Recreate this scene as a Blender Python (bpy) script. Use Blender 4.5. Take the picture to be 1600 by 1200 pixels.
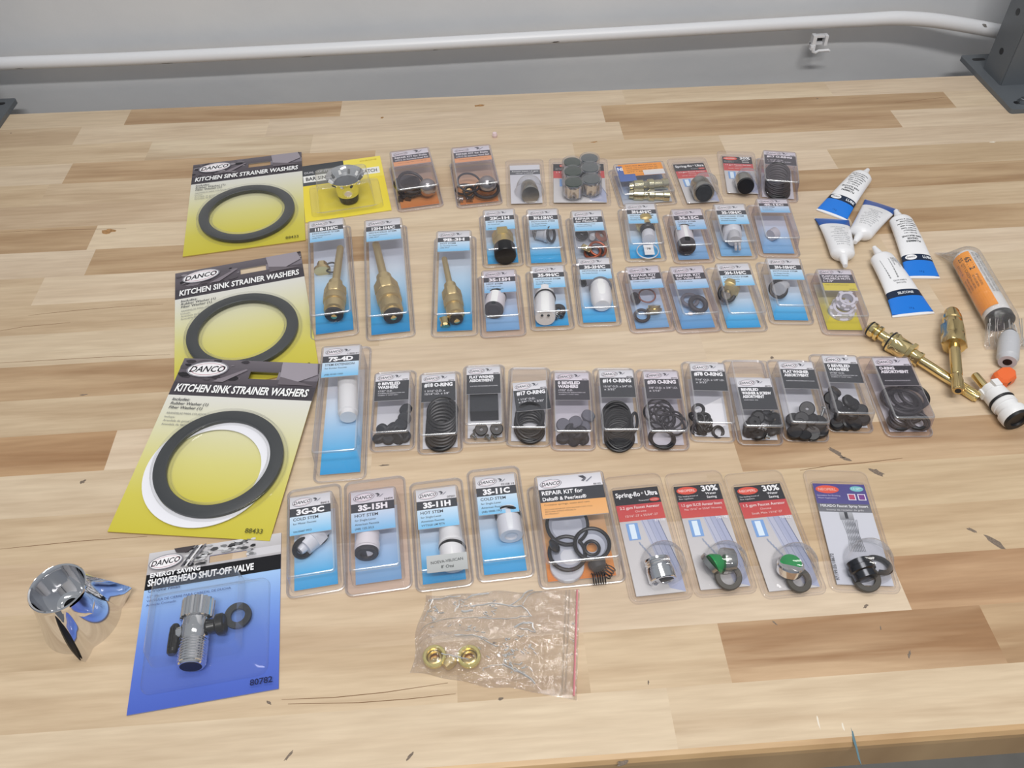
import bpy, math, random
from mathutils import Vector, Matrix
random.seed(7)
PI = math.pi
for o in list(bpy.data.objects): bpy.data.objects.remove(o)
SC = bpy.context.scene
COL = SC.collection

# ------------------------------------------------------------------ camera
F_PX, PITCH, ROLL, YAW, CAM_H = 1300.0, 0.81622455, -0.03078508, 0.04110532, 0.54
fw = Vector((math.sin(YAW)*math.cos(PITCH), math.cos(YAW)*math.cos(PITCH), -math.sin(PITCH)))
rt = Vector((math.cos(YAW), -math.sin(YAW), 0)); up = rt.cross(fw)
R_ = rt*math.cos(ROLL)+up*math.sin(ROLL); U_ = -rt*math.sin(ROLL)+up*math.cos(ROLL)
cam = bpy.data.objects.new('camera', bpy.data.cameras.new('camera')); COL.objects.link(cam)
cam.matrix_world = Matrix(((R_.x, U_.x, -fw.x, 0), (R_.y, U_.y, -fw.y, 0), (R_.z, U_.z, -fw.z, CAM_H), (0, 0, 0, 1)))
cam.data.sensor_width = 36; cam.data.lens = 36*F_PX/1600; cam.data.clip_start = 0.02
SC.camera = cam

# ------------------------------------------------------------------ light
w = bpy.data.worlds.new('World'); SC.world = w; w.use_nodes = True
w.node_tree.nodes['Background'].inputs[0].default_value = (0.86, 0.92, 1.0, 1)
w.node_tree.nodes['Background'].inputs[1].default_value = 0.42
_nt = w.node_tree; _tc = _nt.nodes.new('ShaderNodeTexCoord'); _sp = _nt.nodes.new('ShaderNodeSeparateXYZ'); _rp = _nt.nodes.new('ShaderNodeValToRGB')
_nt.links.new(_tc.outputs['Generated'], _sp.inputs[0]); _nt.links.new(_sp.outputs['Z'], _rp.inputs[0]); _nt.links.new(_rp.outputs[0], _nt.nodes['Background'].inputs[0])
for _i, (_p, _c) in enumerate(((0.0, (.36, .38, .42, 1)), (.12, (.55, .58, .64, 1)), (.45, (.86, .92, 1.0, 1)), (1.0, (.93, .97, 1.0, 1)))):
    _e = _rp.color_ramp.elements[_i] if _i < 2 else _rp.color_ramp.elements.new(_p)
    _e.position = _p; _e.color = _c
def area(name, loc, sx, sy, power, col, rot=(0, 0, 0)):
    l = bpy.data.lights.new(name, 'AREA'); l.shape = 'RECTANGLE'; l.size = sx; l.size_y = sy; l.energy = power; l.color = col
    o = bpy.data.objects.new(name, l); COL.objects.link(o); o.location = loc; o.rotation_euler = rot; return o
area('ceiling_light', (0.14, 0.45, 1.75), 1.0, 0.18, 7.5, (1.0, 0.975, 0.95))
area('ceiling_light', (0.14, -0.50, 1.80), 1.0, 0.10, 26, (1.0, 0.975, 0.95), (math.radians(25), 0, 0))
SC.view_settings.view_transform = 'Standard'; SC.view_settings.look = 'None'
SC.view_settings.exposure = -0.14; SC.view_settings.gamma = 1.0; SC.view_settings.use_curve_mapping = False
SC.cycles.transparent_max_bounces = 24
SC.cycles.max_bounces = 8

# ------------------------------------------------------------------ helpers
def unproj(px, py, z=0.0):
    """point of the photo at height z (mm above the table top) -> world mm"""
    d = fw+R_*((px-800)/F_PX)-U_*((py-600)/F_PX)
    t = (z/1000-CAM_H)/d.z
    return Vector((d.x*t*1000, d.y*t*1000, z))
def unproj_y(px, py, y):
    d = fw+R_*((px-800)/F_PX)-U_*((py-600)/F_PX); t = y/d.y
    return Vector((d.x*t, y, CAM_H+d.z*t))*1000
def lin(c):
    if isinstance(c, str):
        c = [int(c[i:i+2], 16)/255 for i in (0, 2, 4)]
    return tuple((v/12.92 if v <= .04045 else ((v+.055)/1.055)**2.4) for v in c[:3])+(1.0,)

def newmat(name):
    m = bpy.data.materials.new(name); m.use_nodes = True; nt = m.node_tree; nt.nodes.clear()
    out = nt.nodes.new('ShaderNodeOutputMaterial'); return m, nt, out
def N(nt, t, **k):
    n = nt.nodes.new(t)
    for a, b in k.items(): setattr(n, a, b)
    return n
def solid(name, col, rough=.5, metal=0., bump=0., bscale=400, spec=.5, noise=0.0, coat=0):
    m, nt, out = newmat(name); p = N(nt, 'ShaderNodeBsdfPrincipled'); L = nt.links
    p.inputs['Base Color'].default_value = lin(col); p.inputs['Roughness'].default_value = rough
    p.inputs['Metallic'].default_value = metal; p.inputs['Specular IOR Level'].default_value = spec
    p.inputs['Coat Weight'].default_value = coat
    if bump or noise:
        tc = N(nt, 'ShaderNodeTexCoord'); no = N(nt, 'ShaderNodeTexNoise'); no.inputs['Scale'].default_value = bscale
        no.inputs['Detail'].default_value = 3; L.new(tc.outputs['Object'], no.inputs['Vector'])
        if bump:
            b = N(nt, 'ShaderNodeBump'); b.inputs['Strength'].default_value = bump; b.inputs['Distance'].default_value = .0005
            L.new(no.outputs['Fac'], b.inputs['Height']); L.new(b.outputs[0], p.inputs['Normal'])
        if noise:
            r = N(nt, 'ShaderNodeValToRGB'); c = lin(col)
            r.color_ramp.elements[0].position = .35; r.color_ramp.elements[1].position = .65
            r.color_ramp.elements[0].color = tuple(v*(1-noise) for v in c[:3])+(1,)
            r.color_ramp.elements[1].color = tuple(min(1, v*(1+noise)) for v in c[:3])+(1,)
            L.new(no.outputs['Fac'], r.inputs[0]); L.new(r.outputs[0], p.inputs['Base Color'])
    L.new(p.outputs[0], out.inputs[0]); return m
def printed(name, rough=.45, spec=.4):
    m, nt, out = newmat(name); p = N(nt, 'ShaderNodeBsdfPrincipled'); a = N(nt, 'ShaderNodeAttribute', attribute_name='Col')
    p.inputs['Roughness'].default_value = rough; p.inputs['Specular IOR Level'].default_value = spec
    nt.links.new(a.outputs['Color'], p.inputs['Base Color']); nt.links.new(p.outputs[0], out.inputs[0]); return m
def clearplastic(name, tint=(.95, .94, .97), haze=(.72, .69, .74), h0=.05, h1=.55, k=2.2, rough=.06, gl=.06, bump=0., bscale=60, bdist=.001):
    m, nt, out = newmat(name); L = nt.links
    lw = N(nt, 'ShaderNodeLayerWeight'); lw.inputs[0].default_value = .5
    tr = N(nt, 'ShaderNodeBsdfTransparent'); tr.inputs[0].default_value = (*tint, 1)
    df = N(nt, 'ShaderNodeBsdfDiffuse'); df.inputs[0].default_value = (*haze, 1)
    gs = N(nt, 'ShaderNodeBsdfGlossy'); gs.inputs['Roughness'].default_value = rough
    pw = N(nt, 'ShaderNodeMath', operation='POWER'); pw.inputs[1].default_value = k
    ma = N(nt, 'ShaderNodeMath', operation='MULTIPLY_ADD'); ma.inputs[1].default_value = h1; ma.inputs[2].default_value = h0
    p5 = N(nt, 'ShaderNodeMath', operation='POWER'); p5.inputs[1].default_value = 4
    m5 = N(nt, 'ShaderNodeMath', operation='MULTIPLY_ADD'); m5.inputs[1].default_value = .6; m5.inputs[2].default_value = gl
    L.new(lw.outputs['Facing'], pw.inputs[0]); L.new(pw.outputs[0], ma.inputs[0])
    L.new(lw.outputs['Facing'], p5.inputs[0]); L.new(p5.outputs[0], m5.inputs[0])
    a = N(nt, 'ShaderNodeMixShader'); b = N(nt, 'ShaderNodeMixShader')
    L.new(ma.outputs[0], a.inputs[0]); L.new(tr.outputs[0], a.inputs[1]); L.new(df.outputs[0], a.inputs[2])
    L.new(m5.outputs[0], b.inputs[0]); L.new(a.outputs[0], b.inputs[1]); L.new(gs.outputs[0], b.inputs[2])
    if bump:
        tc = N(nt, 'ShaderNodeTexCoord'); no = N(nt, 'ShaderNodeTexNoise'); no.inputs['Scale'].default_value = bscale
        no.inputs['Detail'].default_value = 4; L.new(tc.outputs['Object'], no.inputs['Vector'])
        bp = N(nt, 'ShaderNodeBump'); bp.inputs['Strength'].default_value = bump; bp.inputs['Distance'].default_value = bdist
        L.new(no.outputs['Fac'], bp.inputs['Height']); L.new(bp.outputs[0], gs.inputs['Normal'])
    L.new(b.outputs[0], out.inputs[0]); return m

MT = {}
MT['print'] = printed('printed_card', .5, .3)
MT['tube'] = printed('tube_plastic', .28, .5)
MT['shell'] = clearplastic('clear_blister_plastic', tint=(.965, .96, .975), haze=(.74, .71, .76), h0=.012, h1=.62, k=3.0, gl=.045, bump=.15, bscale=90)
MT['lilac'] = clearplastic('lilac_blister_plastic', tint=(.935, .905, .94), haze=(.60, .54, .60), h0=.03, h1=.62, k=2.8, gl=.045, bump=.15, bscale=90)
MT['edge'] = clearplastic('highlight_plastic_edge', tint=(.93, .92, .94), haze=(.78, .75, .79), h0=.10, h1=.5, k=2, rough=.22, gl=.34)  # paler haze and raised gloss build highlight lines into the shell edges
MT['fold_glint'] = clearplastic('whitened_fold_glint', tint=(1, 1, 1), haze=(1.0, .99, .97), h0=.45, h1=.3, k=1.5, rough=.32, gl=.8)  # white haze puts the glint of film folds into the colour
MT['film'] = clearplastic('thin_bag_film', tint=(.98, .97, .965), haze=(.82, .79, .77), h0=.035, h1=.30, rough=.05, gl=.09, bump=1.0, bscale=95, bdist=.006)
MT['dome'] = clearplastic('clear_dome_plastic', tint=(.93, .93, .94), haze=(.66, .66, .66), h0=.03, h1=.55, k=2.6, rough=.05, gl=.06)
MT['rubber'] = solid('black_rubber', '1d1d20', .42, spec=.5)
MT['rubberflat'] = solid('dark_grey_rubber', '33363b', .6, noise=.1)
MT['greyring'] = solid('grey_rubber', '6d7078', .6)
MT['olive'] = solid('brown_black_rubber', '4a4640', .5)
MT['brass'] = solid('brass', 'dcc48e', .22, 1.0)
MT['dullbrass'] = solid('dull_brass', 'd0bb88', .38, .8)
MT['bright'] = solid('bright_brass', 'ecd69c', .14, 1.0)
MT['chrome'] = solid('chrome', 'e4e4e6', .07, 1.0)
MT['satin'] = solid('satin_metal', 'b9b9b6', .25, 1.0)
MT['darkmetal'] = solid('dark_metal', '55565a', .25, 1.0)
MT['white'] = solid('white_plastic', 'e9e9e9', .32)
MT['offwhite'] = solid('translucent_white_plastic', 'd6d8de', .3)
MT['grayplastic'] = solid('pale_grey_plastic', 'bfc0c4', .35)
MT['green'] = solid('green_plastic', '17924a', .3)
MT['orange'] = solid('orange_plastic', 'ee6f37', .4)
MT['blackplastic'] = solid('black_plastic', '17171a', .3)
MT['copper'] = solid('copper_washer', 'a5573a', .4, .6)
MT['redrubber'] = solid('brown_red_rubber', '8b5a4c', .5)
MT['steelpaint'] = solid('grey_powder_coated_steel', '666b70', .38, .15, bump=.25, bscale=900)
MT['zinc'] = solid('zinc_plated_steel', 'a9adb0', .3, 1)
MT['pipe'] = solid('white_painted_conduit', 'dedfe2', .35, bump=.15, bscale=120)
MT['chip'] = solid('bare_metal_chip', '6f6c68', .6)
MT['scuff'] = solid('dark_scuff', '7a6c5f', .8, noise=.25, bscale=900)
MT['pale'] = solid('pale_scratch', 'e6dccb', .6)
MT['ink'] = solid('blue_ink', '5f7c86', .8)
MT['pink'] = solid('pinkish_white_plastic', 'e6cfd2', .4)
MT['redstrip'] = solid('pink_red_plastic_strip', 'd98a90', .3)
MT['sticker'] = solid('grey_label', 'b3b5b6', .6)

class MB:
    """collects geometry in mm and builds one mesh object"""
    def __init__(s): s.v = []; s.f = []; s.m = []; s.c = []
    def face(s, idx, mat='print', cols=None):
        s.f.append(tuple(idx)); s.m.append(mat); s.c.append(cols)
    def add(s, verts, faces, mat='print', col=None, M=None):
        b = len(s.v)
        for p in verts:
            p = Vector(p); s.v.append(M @ p if M is not None else p)
        for f in faces: s.face([b+i for i in f], mat, None if col is None else [col]*len(f))
    def box(s, c, sz, mat, M=None, col=None):
        x, y, z = [q/2 for q in sz]; c = Vector(c)
        vs = [c+Vector((a*x, b*y, d*z)) for a in (-1, 1) for b in (-1, 1) for d in (-1, 1)]
        s.add(vs, [(0, 1, 3, 2), (4, 6, 7, 5), (0, 4, 5, 1), (2, 3, 7, 6), (0, 2, 6, 4), (1, 5, 7, 3)], mat, col, M)
    def prism(s, pts, z0, z1, mat, M=None, col=None):
        n = len(pts); vs = [(p[0], p[1], z0) for p in pts]+[(p[0], p[1], z1) for p in pts]
        fs = [tuple(range(n-1, -1, -1)), tuple(range(n, 2*n))]+[(i, (i+1) % n, n+(i+1) % n, n+i) for i in range(n)]
        s.add(vs, fs, mat, col, M)
    def lathe(s, prof, mat, M=None, n=28, cap=(True, True), hexes=(), colf=None):
        """prof: [(z, r)] ; segments listed in hexes use six sides"""
        b = len(s.v)
        for k, (z, r) in enumerate(prof):
            for i in range(n):
                a = 2*PI*i/n; rr = r
                if k in hexes:
                    q = (a % (PI/3))-PI/6; rr = r*math.cos(PI/6)/math.cos(q)
                p = Vector((rr*math.cos(a), rr*math.sin(a), z)); s.v.append(M @ p if M is not None else p)
        for k in range(len(prof)-1):
            for i in range(n):
                j = (i+1) % n
                s.face((b+k*n+i, b+k*n+j, b+(k+1)*n+j, b+(k+1)*n+i), mat)
        if cap[0]: s.face([b+i for i in range(n-1, -1, -1)], mat)
        if cap[1]: s.face([b+(len(prof)-1)*n+i for i in range(n)], mat)
    def tube(s, path, r, mat, n=10, closed=False, sq=1.0):
        path = [Vector(p) for p in path]; m = len(path); b = len(s.v); nrm = None
        for i, p in enumerate(path):
            if closed: t = path[(i+1) % m]-path[(i-1) % m]
            else: t = path[min(i+1, m-1)]-path[max(i-1, 0)]
            t = t.normalized() if t.length > 1e-9 else Vector((0, 0, 1))
            if nrm is None:
                nrm = t.orthogonal().normalized()
            nrm = (nrm-t*nrm.dot(t)).normalized(); bi = t.cross(nrm)
            rr = r[i] if isinstance(r, (list, tuple)) else r
            for k in range(n):
                a = 2*PI*k/n; s.v.append(p+nrm*math.cos(a)*rr+bi*math.sin(a)*rr*sq)
        for i in range(m if closed else m-1):
            q = (i+1) % m
            for k in range(n):
                l = (k+1) % n; s.face((b+i*n+k, b+i*n+l, b+q*n+l, b+q*n+k), mat)
        if not closed:
            s.face([b+k for k in range(n-1, -1, -1)], mat); s.face([b+(m-1)*n+k for k in range(n)], mat)
    def torus(s, c, R, r, mat, M=None, n=36, k=8, a0=0, a1=2*PI, sx=1.0, sy=1.0):
        full = abs(a1-a0) > 6.28; cnt = n if full else n+1; M = M or Matrix.Identity(4); c = Vector(c)
        b = len(s.v)
        for i in range(cnt):
            a = a0+(a1-a0)*i/n; e = Vector((math.cos(a)*sx, math.sin(a)*sy, 0))
            for j in range(k):
                g = 2*PI*j/k; s.v.append(M @ (e*(R+r*math.cos(g))+Vector((0, 0, r*math.sin(g))))+c)
        for i in range(n if full else n):
            q = (i+1) % cnt
            for j in range(k):
                l = (j+1) % k; s.face((b+i*k+j, b+q*k+j, b+q*k+l, b+i*k+l), mat)
        if not full:
            s.face([b+j for j in range(k)], mat); s.face([b+(cnt-1)*k+j for j in range(k-1, -1, -1)], mat)
    def build(s, name, parent=None, smooth=35, label=None, recalc=True):
        me = bpy.data.meshes.new(name)
        me.from_pydata([tuple(p*0.001) for p in s.v], [], s.f)
        names = []
        for m in s.m:
            if m not in names: names.append(m)
        for m in names: me.materials.append(MT[m])
        me.polygons.foreach_set('material_index', [names.index(m) for m in s.m])
        if any(c is not None for c in s.c):
            at = me.color_attributes.new('Col', 'FLOAT_COLOR', 'CORNER'); buf = []
            for f, c in zip(s.f, s.c):
                if c is None: c = [(.8, .8, .8, 1)]*len(f)
                for q in c: buf.extend(q)
            at.data.foreach_set('color', buf)
        if smooth:
            me.polygons.foreach_set('use_smooth', [True]*len(s.f)); me.set_sharp_from_angle(angle=math.radians(smooth))
        me.update()
        o = bpy.data.objects.new(name, me); COL.objects.link(o)
        if parent is not None: o.parent = parent
        if label: o['label'] = label
        return o

def tag(o, label, cat, group=None, kind=None):
    if label: o['label'] = label
    if cat: o['category'] = cat
    if group: o['group'] = group
    if kind: o['kind'] = kind
    return o
def empty(name, loc_mm, rz=0.0):
    o = bpy.data.objects.new(name, None); COL.objects.link(o); o.empty_display_size = .01
    o.location = Vector(loc_mm)*0.001; o.rotation_euler = (0, 0, rz); return o
def axisM(A, B, roll=0.0):
    """matrix whose z axis runs from A to B, origin A"""
    A = Vector(A); B = Vector(B); z = (B-A).normalized()
    x = Vector((0, 0, 1)).cross(z)
    x = x.normalized() if x.length > 1e-6 else Vector((1, 0, 0)); y = z.cross(x)
    M = Matrix(((x.x, y.x, z.x, A.x), (x.y, y.y, z.y, A.y), (x.z, y.z, z.z, A.z), (0, 0, 0, 1)))
    return M @ Matrix.Rotation(roll, 4, 'Z')
def rrect(w, h, r, k=5, cx=0, cy=0):
    pts = []
    for (sx, sy, a0) in ((1, 1, 0), (-1, 1, PI/2), (-1, -1, PI), (1, -1, 3*PI/2)):
        for i in range(k+1):
            a = a0+PI/2*i/k; pts.append((cx+sx*(w/2-r)+r*math.cos(a), cy+sy*(h/2-r)+r*math.sin(a)))
    return pts

# ------------------------------------------------------------------ lettering (font outlines turned into flat mesh)
_tc = {}
def textmesh(s, bold=0.0, shear=0.0):
    key = (s, bold, shear)
    if key in _tc: return _tc[key]
    cu = bpy.data.curves.new('t', 'FONT'); cu.body = s; cu.size = 1.0; cu.resolution_u = 2; cu.offset = bold; cu.shear = shear
    ob = bpy.data.objects.new('t', cu); COL.objects.link(ob)
    dg = bpy.context.evaluated_depsgraph_get(); me = bpy.data.meshes.new_from_object(ob.evaluated_get(dg))
    vs = [(v.co.x, v.co.y) for v in me.vertices]; fs = [tuple(p.vertices) for p in me.polygons]
    bpy.data.objects.remove(ob); bpy.data.curves.remove(cu); bpy.data.meshes.remove(me)
    if vs:
        x0 = min(v[0] for v in vs); x1 = max(v[0] for v in vs); vs = [(v[0]-x0, v[1]) for v in vs]; wd = x1-x0
    else: wd = 1
    _tc[key] = (vs, fs, wd); return _tc[key]

class Print:
    """flat artwork on a surface; fn maps (x, y, lift) to 3-D mm"""
    def __init__(s, fn, mb=None, mat='print'): s.mb = mb or MB(); s.fn = fn; s.k = 0; s.mat = mat
    def _lift(s): s.k += 1; return .03*s.k
    def quad(s, pts, cols, l=None):
        l = s._lift() if l is None else l
        b = len(s.mb.v)
        for p in pts: s.mb.v.append(Vector(s.fn(p[0], p[1], l)))
        s.mb.face([b+i for i in range(len(pts))], s.mat, cols)
    def rect(s, x0, y0, x1, y1, top, bot=None, nx=1, ny=1):
        t = lin(top); b = lin(bot) if bot else t; l = s._lift()
        for j in range(ny):
            for i in range(nx):
                xa = x0+(x1-x0)*i/nx; xb = x0+(x1-x0)*(i+1)/nx; ya = y0+(y1-y0)*j/ny; yb = y0+(y1-y0)*(j+1)/ny
                ca = tuple(b[q]+(t[q]-b[q])*j/ny for q in range(4)); cb = tuple(b[q]+(t[q]-b[q])*(j+1)/ny for q in range(4))
                s.quad([(xa, ya), (xb, ya), (xb, yb), (xa, yb)], [ca, ca, cb, cb], l)
    def poly(s, pts, col): s.quad(pts, [lin(col)]*len(pts))
    def ell(s, cx, cy, rx, ry, col, rot=0):
        pts = [(cx+rx*math.cos(a)*math.cos(rot)-ry*math.sin(a)*math.sin(rot), cy+rx*math.cos(a)*math.sin(rot)+ry*math.sin(a)*math.cos(rot)) for a in [2*PI*i/20 for i in range(20)]]
        s.poly(pts, col)
    def text(s, t, x, y, h, col, width=None, bold=.0, shear=0., align='l', rot=0., maxw=None):
        vs, fs, wd = textmesh(t, bold, shear); sy = h/.7; sx = sy
        if width: sx = width/wd
        if maxw and wd*sx > maxw: sx = maxw/wd
        ox = {'l': 0, 'c': -wd*sx/2, 'r': -wd*sx}[align]; l = s._lift(); b = len(s.mb.v); c = lin(col); cr, sr = math.cos(rot), math.sin(rot)
        for v in vs:
            a, d = v[0]*sx+ox, v[1]*sy
            s.mb.v.append(Vector(s.fn(x+a*cr-d*sr, y+a*sr+d*cr, l)))
        for f in fs: s.mb.face([b+i for i in f], s.mat, [c]*len(f))

def logo(P, cx, cy, r):
    """white oval with a thin ring and the italic maker's name"""
    P.ell(cx, cy, r, r*.5, '8a8890', .1); P.ell(cx, cy, r*.93, r*.44, 'eeecee', .1); P.ell(cx, cy, r*.8, r*.37, 'c08a98', .1); P.ell(cx, cy, r*.76, r*.34, 'f2f0f2', .1)
    P.text('DANCO', cx, cy-r*.17, r*.36, '24242a', width=r*1.7, bold=.02, shear=.35, align='c', rot=.06)
def bird(P, x, y, s):
    P.poly([(x-s, y+.8*s), (x+.2*s, y+.9*s), (x+s, y+.1*s), (x+.2*s, y-.1*s)], '3a3b42')
    P.poly([(x-.4*s, y-.6*s), (x+.4*s, y+.2*s), (x+.9*s, y-.2*s), (x+.1*s, y-.9*s)], '5e6068')
    P.poly([(x+.6*s, y-.9*s), (x+2.2*s, y+.4*s), (x+2.3*s, y+.1*s), (x+.9*s, y-1.1*s)], '8d8f98')

def flatfn(z, tilt=0.0, y0=0.0, rot=0.0, ox=0, oy=0):
    c, s = math.cos(rot), math.sin(rot)
    def fn(x, y, l):
        X = ox+x*c-y*s; Y = oy+x*s+y*c
        return (X, Y, z+l+tilt*(Y-y0))
    return fn
def slab(P, x0, y0, x1, y1, th=.3, col='d9d9dc'):
    """cardboard body under the print"""
    mb = P.mb; b = len(mb.v); c = [lin(col)]*4
    for (x, y, l) in ((x0, y0, -th), (x1, y0, -th), (x1, y1, -th), (x0, y1, -th), (x0, y0, 0), (x1, y0, 0), (x1, y1, 0), (x0, y1, 0)):
        mb.v.append(Vector(P.fn(x, y, l)))
    for f in ((3, 2, 1, 0), (4, 5, 6, 7), (0, 1, 5, 4), (1, 2, 6, 5), (2, 3, 7, 6), (3, 0, 4, 7)): mb.face([b+i for i in f], P.mat, c)

# ------------------------------------------------------------------ room
mb = MB(); mb.box((0, 1115, 200), (3600, 20, 2400), 'wallmat')
def wall_material():
    m, nt, out = newmat('painted_wall'); L = nt.links; p = N(nt, 'ShaderNodeBsdfPrincipled'); tc = N(nt, 'ShaderNodeTexCoord')
    no = N(nt, 'ShaderNodeTexNoise'); no.inputs['Scale'].default_value = 5; no.inputs['Detail'].default_value = 5
    r = N(nt, 'ShaderNodeValToRGB'); r.color_ramp.elements[0].position = .3; r.color_ramp.elements[1].position = .7
    r.color_ramp.elements[0].color = lin('cfd1d4'); r.color_ramp.elements[1].color = lin('d8d9da')
    n2 = N(nt, 'ShaderNodeTexNoise'); n2.inputs['Scale'].default_value = 45; n2.inputs['Detail'].default_value = 4
    b = N(nt, 'ShaderNodeBump'); b.inputs['Strength'].default_value = .25; b.inputs['Distance'].default_value = .002
    L.new(tc.outputs['Object'], no.inputs['Vector']); L.new(tc.outputs['Object'], n2.inputs['Vector']); L.new(no.outputs['Fac'], r.inputs[0])
    L.new(r.outputs[0], p.inputs['Base Color']); L.new(n2.outputs['Fac'], b.inputs['Height']); L.new(b.outputs[0], p.inputs['Normal'])
    p.inputs['Roughness'].default_value = .6; p.inputs['Specular IOR Level'].default_value = .3; L.new(p.outputs[0], out.inputs[0]); return m
MT['wallmat'] = wall_material()
tag(mb.build('wall_back', smooth=0), None, None, kind='structure')
MT['concrete'] = solid('concrete_floor', '8d8b86', .7, noise=.1, bscale=8)
mb = MB(); mb.box((0, 0, -905), (3600, 2250, 10), 'concrete'); tag(mb.build('floor', smooth=0), None, None, kind='structure')

# ------------------------------------------------------------------ workbench top
def wood_material():
    m, nt, out = newmat('butcher_block_wood'); L = nt.links; p = N(nt, 'ShaderNodeBsdfPrincipled')
    ca = N(nt, 'ShaderNodeAttribute', attribute_name='Col'); sa = N(nt, 'ShaderNodeAttribute', attribute_name='seed')
    tc = N(nt, 'ShaderNodeTexCoord'); mp = N(nt, 'ShaderNodeMapping'); mp.inputs['Scale'].default_value = (2.6, 30, 1)
    cb = N(nt, 'ShaderNodeCombineXYZ'); ms = N(nt, 'ShaderNodeMath', operation='MULTIPLY'); ms.inputs[1].default_value = 37.0
    ad = N(nt, 'ShaderNodeVectorMath', operation='ADD')
    L.new(sa.outputs['Fac'], ms.inputs[0]); L.new(ms.outputs[0], cb.inputs[2]); L.new(ms.outputs[0], cb.inputs[0])
    L.new(tc.outputs['Object'], mp.inputs[0]); L.new(mp.outputs[0], ad.inputs[0]); L.new(cb.outputs[0], ad.inputs[1])
    n1 = N(nt, 'ShaderNodeTexNoise'); n1.inputs['Scale'].default_value = 1.3; n1.inputs['Detail'].default_value = 4; n1.inputs['Distortion'].default_value = .7
    n2 = N(nt, 'ShaderNodeTexNoise'); n2.inputs['Scale'].default_value = 9; n2.inputs['Detail'].default_value = 5
    L.new(ad.outputs[0], n1.inputs['Vector']); L.new(ad.outputs[0], n2.inputs['Vector'])
    # broad bands darkened by stave strength (alpha of Col), fine fibre everywhere
    r1 = N(nt, 'ShaderNodeValToRGB'); r1.color_ramp.elements[0].position = .36; r1.color_ramp.elements[1].position = .62
    L.new(n1.outputs['Fac'], r1.inputs[0])
    st = N(nt, 'ShaderNodeMath', operation='MULTIPLY'); inv = N(nt, 'ShaderNodeMath', operation='SUBTRACT'); inv.inputs[0].default_value = 1
    L.new(r1.outputs[0], inv.inputs[1]); L.new(inv.outputs[0], st.inputs[0]); L.new(ca.outputs['Alpha'], st.inputs[1])
    mx = N(nt, 'ShaderNodeMix', data_type='RGBA', blend_type='MULTIPLY'); L.new(st.outputs[0], mx.inputs['Factor'])
    L.new(ca.outputs['Color'], mx.inputs['A']); mx.inputs['B'].default_value = lin('b3977a')
    r2 = N(nt, 'ShaderNodeValToRGB'); r2.color_ramp.elements[0].position = .3; r2.color_ramp.elements[1].position = .7
    r2.color_ramp.elements[0].color = (.90, .88, .86, 1); r2.color_ramp.elements[1].color = (1.04, 1.04, 1.04, 1)
    L.new(n2.outputs['Fac'], r2.inputs[0])
    m2 = N(nt, 'ShaderNodeMix', data_type='RGBA', blend_type='MULTIPLY'); m2.inputs['Factor'].default_value = 1
    L.new(mx.outputs['Result'], m2.inputs['A']); L.new(r2.outputs[0], m2.inputs['B']); L.new(m2.outputs['Result'], p.inputs['Base Color'])
    p.inputs['Roughness'].default_value = .42; p.inputs['Specular IOR Level'].default_value = .35
    L.new(p.outputs[0], out.inputs[0]); return m
MT['wood'] = wood_material()
LT, MD, DK, DD = ('dac7ad', .22), ('d2bc9e', .32), ('c6aa89', .5), ('bd9b78', .6)
fixed = {   # row: [(x0, x1, tone)] in metres
 18: [(-.9, -.447, LT), (-.447, -.17, DK), (-.17, .2, LT), (.2, .47, LT), (.47, 1.1, LT)],
 17: [(-.9, -.5, MD), (-.5, -.26, LT), (-.26, .167, LT), (.167, .613, DK), (.613, 1.1, LT)],
 16: [(-.9, -.40, MD), (-.40, -.2, ('dccab0', .5)), (-.2, .184, LT), (.184, .528, DK), (.528, 1.1, LT)],
 15: [(-.9, -.486, LT), (-.486, -.12, DK), (-.12, .12, LT), (.12, .3, MD), (.3, 1.1, LT)],
 14: [(-.9, -.5, MD), (-.5, .0, MD), (.0, .42, LT), (.42, 1.1, MD)],
 13: [(-.9, -.3, MD), (-.3, .1, LT), (.1, .35, LT), (.35, 1.1, DK)],
 12: [(-.9, -.42, DK), (-.42, .0, LT), (.0, .4, LT), (.4, 1.1, MD)],
 11: [(-.9, -.41, LT), (-.41, -.1, DK), (-.1, .4, LT), (.4, 1.1, DK)],
 10: [(-.9, -.45, MD), (-.45, -.05, LT), (-.05, .42, LT), (.42, 1.1, LT)],
 9: [(-.9, -.2, MD), (-.2, .3, LT), (.3, 1.1, LT)],
 8: [(-.9, -.1, LT), (-.1, .44, LT), (.44, 1.1, MD)],
 7: [(-.9, -.2, DK), (-.2, .2, LT), (.2, 1.1, LT)],
 6: [(-.9, -.25, MD), (-.25, .12, LT), (.12, 1.1, LT)],
 5: [(-.9, -.32, DD), (-.32, .0, LT), (.0, .36, LT), (.36, 1.1, LT)],
 4: [(-.9, -.1, LT), (-.1, .2, MD), (.2, 1.1, DK)],
 3: [(-.9, .17, MD), (.17, 1.1, ('d3bc9c', .25))],
 2: [(-.9, -.2, MD), (-.2, .16, LT), (.16, 1.1, ('d1b999', .3))],
 1: [(-.9, -.24, MD), (-.24, -.05, MD), (-.05, .287, LT), (.287, 1.1, DD)],
 0: [(-.9, -.033, MD), (-.033, .055, MD), (.055, .149, ('d1bb9d', .35)), (.149, .335, ('c4a684', .75)), (.335, 1.1, DK)],
 -1: [(-.9, .105, ('d8c5ab', .2)), (.105, 1.1, ('d4c0a3', .3))]}
def warp(x, y):
    t = max(0, min(1, (y-.55)/.45)); return y-.013*(x/.6)*t
mb = MB(); seeds = []
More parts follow.
